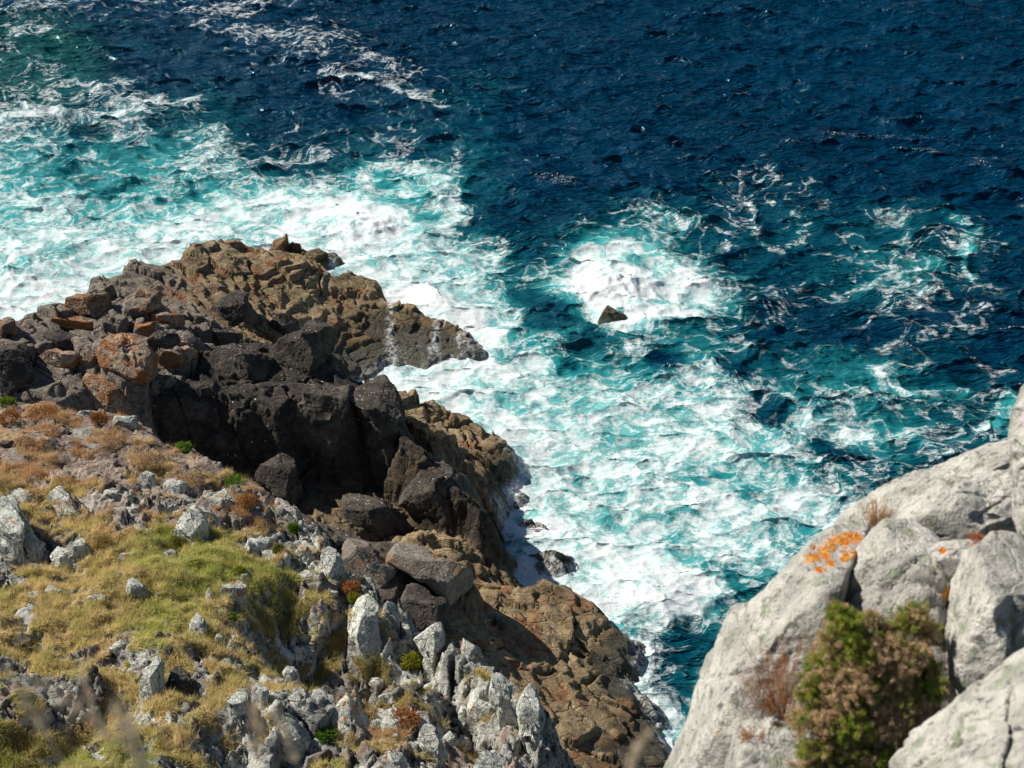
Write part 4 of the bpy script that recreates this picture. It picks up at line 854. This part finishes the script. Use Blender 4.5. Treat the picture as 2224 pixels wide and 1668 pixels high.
for i, a in enumerate([
 (893,1437,40,46,GY,(.3,.28,.03),'yellow green cushion plant tucked against the tall pale pillar'),
 (706,1597,44,36,GB,(.12,.22,.03),'bright green bushy cushion left of the cracked outcrop at the bottom'),
 (503,1341,22,20,GB,(.1,.2,.02),'small bright green cushion below the orange veined boulder'),
 (518,1243,34,26,GY,(.2,.26,.03),'yellow green moss cushion on top of the orange veined boulder'),
 (400,972,34,24,GB,(.16,.26,.03),'green cushion plant on the dark rim of the upper slope'),
 (376,950,40,16,GB,(.16,.26,.03),'flat green plant strip just above the rim cushion'),
 (638,1148,28,28,GB,(.14,.22,.03),'round green cushion on the crest above the tall split slab'),
 (500,1046,60,12,GB,(.16,.26,.03),'long thin green plant mat along the rim of the slope'),
 (12,872,34,16,GB,(.2,.26,.03),'bright green plant in the top left corner of the slope'),
 (388,1183,40,38,(.14,.16,.04),(.24,.24,.06),'olive leafy plant at the lower left foot of the rounded grey boulder'),
 (534,1092,48,46,RU,(.36,.2,.06),'rust coloured dry bush right of the orange rimmed boulder'),
 (225,1180,44,50,(.36,.26,.1),(.42,.3,.12),'tall straw coloured tuft right of the big spotted slab'),
 (20,905,60,40,RU,(.36,.18,.06),'dark rust coloured cushion in the top left of the slope'),
 (90,900,90,36,RU,(.4,.22,.09),'wide rusty dry cushion below the top edge of the slope'),
 (215,910,40,36,RU,(.3,.15,.05),'rusty plant between two groups of white cracked rocks'),
 (245,960,60,40,BE,(.5,.36,.22),'beige dry grass cushion in the upper slope'),
 (315,1000,80,36,BE,(.5,.36,.22),'beige swept grass cushion above the thin pointed stone'),
 (413,1045,70,36,BE,(.5,.36,.22),'beige dry grass cushion left of the green plant mat'),
 (770,1300,34,28,GY,(.28,.26,.05),'mossy yellow cushion on top of the tall fin'),
 (925,1402,30,20,GY,(.26,.28,.05),'small moss patch on the flat cap of the tall pale pillar'),
 (606,1195,24,34,(.12,.15,.03),(.2,.2,.05),'dark green plant between the blocky boulder and a small grey block'),
 (880,1560,60,30,RU,(.4,.22,.1),'rusty dry cushion between pale stones at the bottom'),
 (760,1275,40,20,RU,(.42,.2,.08),'pinkish seed heads on the crest beside the small round stone')]):
    puff('cushion_plant', *a, seed=40 + i, leaf=.045, nl=2600, group='cushion plants on the hillside', stem=False)

# ------------------------------------------------------------------ the granite boulders beside the viewpoint
G5 = 'pale granite boulders close to the viewpoint'
FG = [
 ([(1465,1700),(1530,1560),(1556,1475),(1618,1370),(1680,1280),(1740,1203),(1800,1165),(1868,1150),(1890,1200),(1870,1260),(1840,1320),(1815,1420),(1800,1520),(1790,1640),(1760,1860),(1480,1860)], 8.0, .8, 5, 'largest pale granite boulder, its left flank dropping to the sea, patched with bright orange lichen', [(1765,1212,26),(1790,1195,28),(1812,1178,26),(1836,1172,24),(1856,1168,24),(1862,1196,20),(1835,1212,20),(1805,1222,18),(1780,1236,14)], 6),
 ([(1790,1200),(1840,1135),(1900,1093),(2000,1037),(2100,1000),(2190,960),(2300,950),(2330,1080),(2150,1170),(2000,1230),(1880,1260)], 8.9, .8, 6, 'long granite boulder farthest back, forming the skyline against the water at right', None, 6),
 ([(1950,1128),(1972,1100),(2060,1056),(2200,1026),(2300,1020),(2310,1120),(2210,1150),(2120,1170),(2040,1186),(1990,1168)], 8.15, .7, 4, 'flat granite slab lying over a dark gap, topmost near the right edge', [(2050,1186,14)], 6),
 ([(1820,1400),(1832,1300),(1872,1220),(1920,1168),(1985,1160),(2035,1200),(2066,1290),(2090,1400),(2090,1560),(1950,1660),(1850,1600),(1820,1500)], 7.85, .7, 4, 'rounded granite boulder right above the gorse bush', [(2058,1290,18),(2026,1236,10),(2062,1308,14)], 6),
 ([(2018,1205),(2050,1180),(2110,1176),(2160,1180),(2135,1215),(2090,1250),(2052,1264),(2024,1248)], 7.55, .6, 8, 'small wedge of granite jammed under the flat slab', [(2140,1184,16),(2115,1186,10),(2048,1196,10)], 5),
 ([(2062,1320),(2078,1258),(2130,1205),(2200,1186),(2330,1180),(2340,1500),(2240,1600),(2130,1570),(2066,1460)], 7.3, .7, 4, 'big rounded granite boulder at the right edge below the wedge', None, 6),
 ([(1930,1740),(2000,1650),(2080,1590),(2160,1520),(2230,1458),(2330,1400),(2420,1900),(1950,1900)], 5.6, .7, 4, 'nearest granite boulder filling the bottom right corner', None, 6),
 ([(2222,890),(2236,832),(2290,800),(2370,900),(2370,1260),(2256,1220),(2228,1130),(2218,1000)], 6.4, .7, 4, 'upright granite edge just cut off by the right side of the picture', None, 6),
 ([(1545,1700),(1600,1612),(1680,1568),(1780,1562),(1870,1610),(1870,1800),(1560,1800)], 7.3, .6, 4, 'low granite boulder at the bottom, left of the gorse bush', [(1810,1585,8),(1690,1572,10)], 6),
 ([(1700,1640),(1760,1430),(1900,1300),(2200,1260),(2300,1400),(2300,1900),(1700,1900)], 8.35, .5, 4, 'shaded granite behind the gorse bush', None, 5),
 ([(1760,1800),(1850,1420),(2120,1180),(2420,1000),(3200,900),(3700,1700),(3400,2700),(1700,2700)], 10.3, .5, 4, 'broad granite mass carrying the other granite boulders, running out of the picture at right', None, 6)]
for i, (o, t, dp, fc, lab, li, lv) in enumerate(FG):
    tag(star_rock('granite_boulder', o, t, dp, M_gran, 1200 + i, lvl=lv, facets=fc, rough=.04, crack=.03, chunk=.02, hlo=.66, sharp=.05, ncrack=3, cuts=4, lich=li or [(0, 0, 1)]), lab, 'boulder', G5)

# ------------------------------------------------------------------ gorse and dead plants between the granite boulders
def bush(name, label, lobes, stems, t0=7.15, seed=1, leaf=.013):
    r = np.random.default_rng(seed); root = bpy.data.objects.new(name, None); col.objects.link(root)
    c0 = att(np.mean([l[0] for l in lobes]), max(l[1] for l in lobes), t0); root.location = c0; tag(root, label, 'bush')
    for kind, pal in (('g', ((.14, .25, .04), (.36, .38, .07))), ('b', ((.5, .35, .2), (.66, .49, .31)))):
        VV, CC_ = [], []
        for (lx, ly, lr, kd, dn) in lobes:
            fr = 1 if kd == kind else .22 if kd == 'm' or kind == 'b' else .1
            if kd == 'm': fr = .6
            t = t0 - .0012 * lr + r.uniform(-.06, .06); R_ = lr / F * t; C = att(lx, ly, t); k = int(26 * (lr / 50) ** 2 * 7)
            d = r.normal(size=(k, 3)); d /= np.linalg.norm(d, axis=1)[:, None]; tips = C + d * R_ * r.uniform(.35, 1.08, (k, 1))
            nl = int(19000 * (lr / 50) ** 2 * fr * dn); 
            if nl < 20: continue
            use = r.uniform(0, 1, k) < max(fr, .3); idx = np.nonzero(use)[0]; idx = idx if len(idx) else np.arange(k); id_ = r.choice(idx, nl)
            al = r.uniform(0, 1, (nl, 1)) ** .7; axis = tips - C; an_ = np.linalg.norm(axis, axis=1)[:, None]; ad = axis / an_ - FV * .3 + np.array([0, 0, .15]); ad /= np.linalg.norm(ad, axis=1)[:, None]
            P = tips[id_] - ad[id_] * (1 - al) * .03 + r.normal(size=(nl, 3)) * .006
            g = ad[id_] * .6 + r.normal(size=(nl, 3)) * .75; g /= np.linalg.norm(g, axis=1)[:, None]; L_ = leaf * r.uniform(.5, 1.3, (nl, 1))
            s_ = np.cross(g, r.normal(size=(nl, 3))); s_ /= np.linalg.norm(s_, axis=1)[:, None]; s_ *= .0011
            VV.append(np.stack([P - s_, P + s_, P + g * L_], 1).reshape(-1, 3)); m = r.uniform(0, 1, k)[id_][:, None]
            ct = (np.array(pal[0]) * (1 - m) + np.array(pal[1]) * m) * r.uniform(.6, 1.35, (nl, 1))
            fl_ = (r.uniform(0, 1, (nl, 1)) < .06) & (kind == 'g'); ct = np.where(fl_, np.array([.6, .3, .04]), ct); CC_.append(np.repeat(ct, 3, 0))
        V = np.concatenate(VV); mesh_obj('green_spines' if kind == 'g' else 'dry_spines', V, np.arange(len(V)).reshape(-1, 3), M_blade, parent=root, loc=c0, smooth=False, cols=np.concatenate(CC_))
    tubes('stem', [[att(a, b, t0 + .05) for a, b in p] for p in stems], .008, M_stem, root)
    return root
LB = [(1832,1345,44,'m',1.2),(1805,1385,40,'b',.7),(1868,1400,52,'m',1.2),(1925,1375,36,'g',1),(1905,1420,52,'b',.8),(1800,1460,55,'g',1),(1765,1500,45,'m',1),(1840,1490,60,'m',1.1),(1890,1500,52,'m',1),(1950,1450,48,'b',.8),(1790,1560,50,'m',1),(1850,1570,58,'m',1),(1915,1570,55,'b',.8),(1970,1530,48,'b',.8),(1880,1640,58,'b',.8),(1800,1640,52,'g',1),(1840,1690,60,'g',1),(1930,1660,52,'g',.8),(1975,1610,46,'b',.7),(1960,1720,60,'b',.8),(2005,1560,36,'b',.6),(2020,1500,42,'m',1),(2000,1420,30,'b',.8),(1740,1560,36,'b',.8),(1780,1425,34,'b',.8),(1930,1500,50,'b',.9),(1890,1340,26,'b',.6),(1820,1530,40,'b',.8),(1760,1640,40,'m',.9),(2040,1560,34,'b',.7),(1990,1650,46,'b',.8),(1905,1530,50,'b',.8),(1865,1450,40,'b',.7),(1950,1400,30,'m',.9),(1730,1700,50,'b',.8)]
bush('gorse_bush', 'large green gorse bush with brown dead patches, growing between the granite boulders', LB, [[(1990,1700),(2010,1610),(2030,1540),(2020,1470)],[(1990,1620),(2025,1590),(2045,1560)],[(1900,1700),(1910,1620),(1930,1540)],[(1860,1720),(1850,1600),(1860,1500)]], seed=11)
LB2 = [(1985,1340,40,'m',1.1),(2015,1375,34,'m',1),(1965,1370,26,'b',.8),(2000,1400,24,'b',.7),(1995,1440,40,'m',1),(2020,1460,38,'g',1),(1985,1480,34,'b',.8)]
bush('gorse_bush', 'small gorse tuft with brownish tips, separate at the upper right of the large bush', LB2, [[(2000,1560),(2010,1480),(1995,1400),(1985,1340)]], seed=12, t0=7.25)
def twiggy(name, label, px, py, w_, h_, t, n, tint_a, tint_b, seed, cat='plant', leaves=1200, lean=0.):
    r = np.random.default_rng(seed); root = bpy.data.objects.new(name, None); col.objects.link(root); base = att(px, py + h_ / 2, t); root.location = base; tag(root, label, cat)
    paths = []
    for i in range(n):
        ex = px + r.uniform(-.5, .5) * w_ + lean * w_; ey = py + r.uniform(-.55, .1) * h_; mx_ = (px + ex) / 2 + r.uniform(-.1, .1) * w_; my = (py + h_ / 2 + ey) / 2
        dt = r.uniform(-.06, .02); paths.append([base + r.normal(size=3) * .008, att(mx_, my, t + dt), att(ex, ey, t + dt * 1.5)])
    tubes('stalk', paths, .0016, M_rust, root, 4)
    if not leaves: return
    VV, CC_ = [], []
    for p in paths:
        m = leaves // n; u = r.uniform(.35, 1.05, (m, 1)); P = np.array(p[0]) * (1 - u) ** 2 + 2 * u * (1 - u) * np.array(p[1]) + u * u * np.array(p[2]) + r.normal(size=(m, 3)) * .006
        g = r.normal(size=(m, 3)); g /= np.linalg.norm(g, axis=1)[:, None]; s_ = np.cross(g, r.normal(size=(m, 3))); s_ /= np.linalg.norm(s_, axis=1)[:, None]
        L_ = .009 * r.uniform(.5, 1.4, (m, 1)); VV.append(np.stack([P - s_ * .0016, P + s_ * .0016, P + g * L_], 1).reshape(-1, 3)); k = r.uniform(0, 1, (m, 1)); CC_.append(np.repeat(np.array(tint_a) * (1 - k) + np.array(tint_b) * k, 3, 0))
    V = np.concatenate(VV); mesh_obj('leaf_spray', V, np.arange(len(V)).reshape(-1, 3), M_blade, parent=root, loc=base, smooth=False, cols=np.concatenate(CC_))
tr = NT('rusty_stalk'); tr.bsdf(tr.mix(tr.noise(tr.pos(), 60), (.3, .1, .03), (.42, .2, .08)), .8); M_rust = tr.m
twiggy('dead_plant', 'rust coloured dead plant left of the large gorse bush', 1700, 1490, 150, 190, 7.25, 46, (.42, .14, .04), (.5, .25, .1), 21, leaves=4200, lean=-.12)
twiggy('dead_plant', 'bare reddish twig reaching over granite at the far left of the dead plants', 1640, 1510, 90, 130, 7.5, 4, (.3, .1, .04), (.4, .2, .08), 22, leaves=0, lean=-.3)
twiggy('dry_tuft', 'straw coloured dry tuft in the crack behind the orange lichen', 1905, 1130, 70, 100, 8.25, 90, (.45, .27, .1), (.55, .38, .18), 23, leaves=3500)
twiggy('heather', 'low reddish heather in the gap under the flat granite slab', 2150, 1172, 110, 30, 7.55, 50, (.42, .13, .05), (.5, .22, .09), 24, leaves=2600)
twiggy('heather', 'low reddish growth in the crack at the left of the bottom granite boulder', 1632, 1600, 60, 50, 7.2, 30, (.4, .16, .06), (.48, .25, .12), 25, leaves=1400)
twiggy('dry_tuft', 'thin dry grass stalks in the shaded gap right of the gorse bush', 2110, 1545, 110, 50, 7.0, 16, (.3, .28, .12), (.5, .36, .22), 26, leaves=200)

# ------------------------------------------------------------------ dry grass stalks right at the viewpoint
tg = NT('dry_stalk'); tg.bsdf(tg.mix(tg.noise(tg.pos(), 80), (.5, .4, .26), (.7, .58, .42)), .8); M_stalk = tg.m
STK = [([(190,1760),(120,1620),(70,1540),(5,1440)], .8, 'leftmost blurred dry grass stalk leaning to the upper left'),
 ([(420,1760),(300,1640),(180,1540),(60,1470)], .9, 'blurred dry stalk with a long drooping seed head crossing the bottom left'),
 ([(300,1780),(240,1640),(190,1520),(175,1440)], .7, 'thin blurred stalk standing nearly upright at the bottom left'),
 ([(350,1800),(320,1700),(300,1620),(255,1520)], 1.5, 'thickest pale blurred seed head at the bottom, left of centre'),
 ([(590,1780),(570,1680),(558,1590),(545,1480)], .9, 'upright blurred stalk with pale knots in front of the tall pale outcrop'),
 ([(700,1780),(650,1670),(620,1600),(595,1540)], .6, 'faint blurred stalk just right of the knotted stalk'),
 ([(1330,1780),(1360,1690),(1375,1640),(1405,1590)], .7, 'short blurred stalk tip at the bottom in front of the brown shelf')]
for i, (p, k, lab) in enumerate(STK):
    t = 1.45 + .12 * (i % 3); pts = [att(a, b, t) for a, b in p]; root = bpy.data.objects.new('dry_grass_stalk', None); col.objects.link(root); root.location = pts[0]; tag(root, lab, 'grass stalk', 'blurred dry grass stalks at the viewpoint')
    pp = [pts[0] * (1 - u) ** 3 + 3 * u * (1 - u) ** 2 * pts[1] + 3 * u * u * (1 - u) * pts[2] + u ** 3 * pts[3] for u in np.linspace(0, 1, 14)]
    tubes('stalk', [pp], .0011 * k, M_stalk, root, 6)
    r = np.random.default_rng(60 + i); VV = []
    for j in range(int(150 * k)):
        u = r.uniform(.5, 1); q = pp[min(int(u * 13), 12)] + r.normal(size=3) * .0022 * k; g = (pp[-1] - pp[7]); g = g / np.linalg.norm(g) + r.normal(size=3) * .5; s_ = np.cross(g, r.normal(size=3)); s_ /= np.linalg.norm(s_)
        VV += [q - s_ * .001, q + s_ * .001, q + g * .009]
    mesh_obj('seed_head', VV, np.arange(len(VV)).reshape(-1, 3), M_stalk, parent=root, loc=pts[3], smooth=False)

# ------------------------------------------------------------------ spray thrown up where the surf meets rock
r = np.random.default_rng(808); PP, RD = [], []
for (a, b, rad, hgt, n) in [(740, 560, 1.1, .9, 1500), (800, 520, 1.8, 1.1, 2200), (690, 500, 1.5, .8, 1500), (830, 610, .7, .8, 900), (930, 650, 1.0, .7, 1300), (1010, 700, .9, .6, 1200), (1065, 760, 1.0, .7, 1400), (860, 785, .8, .6, 900), (1130, 960, 1.1, .9, 1800), (1150, 1020, 1.1, .8, 1600), (1120, 1080, .8, .5, 900), (1290, 640, 1.1, .9, 1500), (1350, 690, .9, .7, 1300), (1290, 1290, .8, .5, 900), (1350, 1330, .8, .6, 900), (1405, 1400, .6, .6, 700), (1420, 1520, .7, .5, 800), (1480, 1600, .8, .5, 800), (120, 640, 2.2, 1.2, 2200), (330, 560, 1.2, .7, 1000), (1440, 1270, 1.4, .7, 1300)]:
    c_ = atz(a, b, 0); q = r.normal(size=(n, 3)) * np.array([rad, rad, 1]) * .55; z_ = np.abs(r.normal(size=n)) * hgt * np.exp(-(q[:, 0] ** 2 + q[:, 1] ** 2) / rad ** 2 * .5) + .05
    PP.append(np.stack([c_[0] + q[:, 0], c_[1] + q[:, 1], z_], -1)); RD.append(r.uniform(.006, .02, n) * (r.uniform(0, 1, n) ** 2 * 1.2 + .5))
PP, RD = np.concatenate(PP), np.concatenate(RD); base = np.array([[1, 0, 0], [-1, 0, 0], [0, 1, 0], [0, -1, 0], [0, 0, 1], [0, 0, -1]]) * 1.
fo = np.array([[0, 2, 4], [2, 1, 4], [1, 3, 4], [3, 0, 4], [2, 0, 5], [1, 2, 5], [3, 1, 5], [0, 3, 5]])
V = (PP[:, None] + base[None] * RD[:, None, None]).reshape(-1, 3); Fc = (fo[None] + (np.arange(len(PP)) * 6)[:, None, None]).reshape(-1, 3)
tw = NT('spray_water'); tw.bsdf((.85, .88, .88), .6)
tag(mesh_obj('spray', V, Fc, tw.m, smooth=True), 'fine white spray drops flying where the surf hits the rocks', 'spray', kind='stuff')
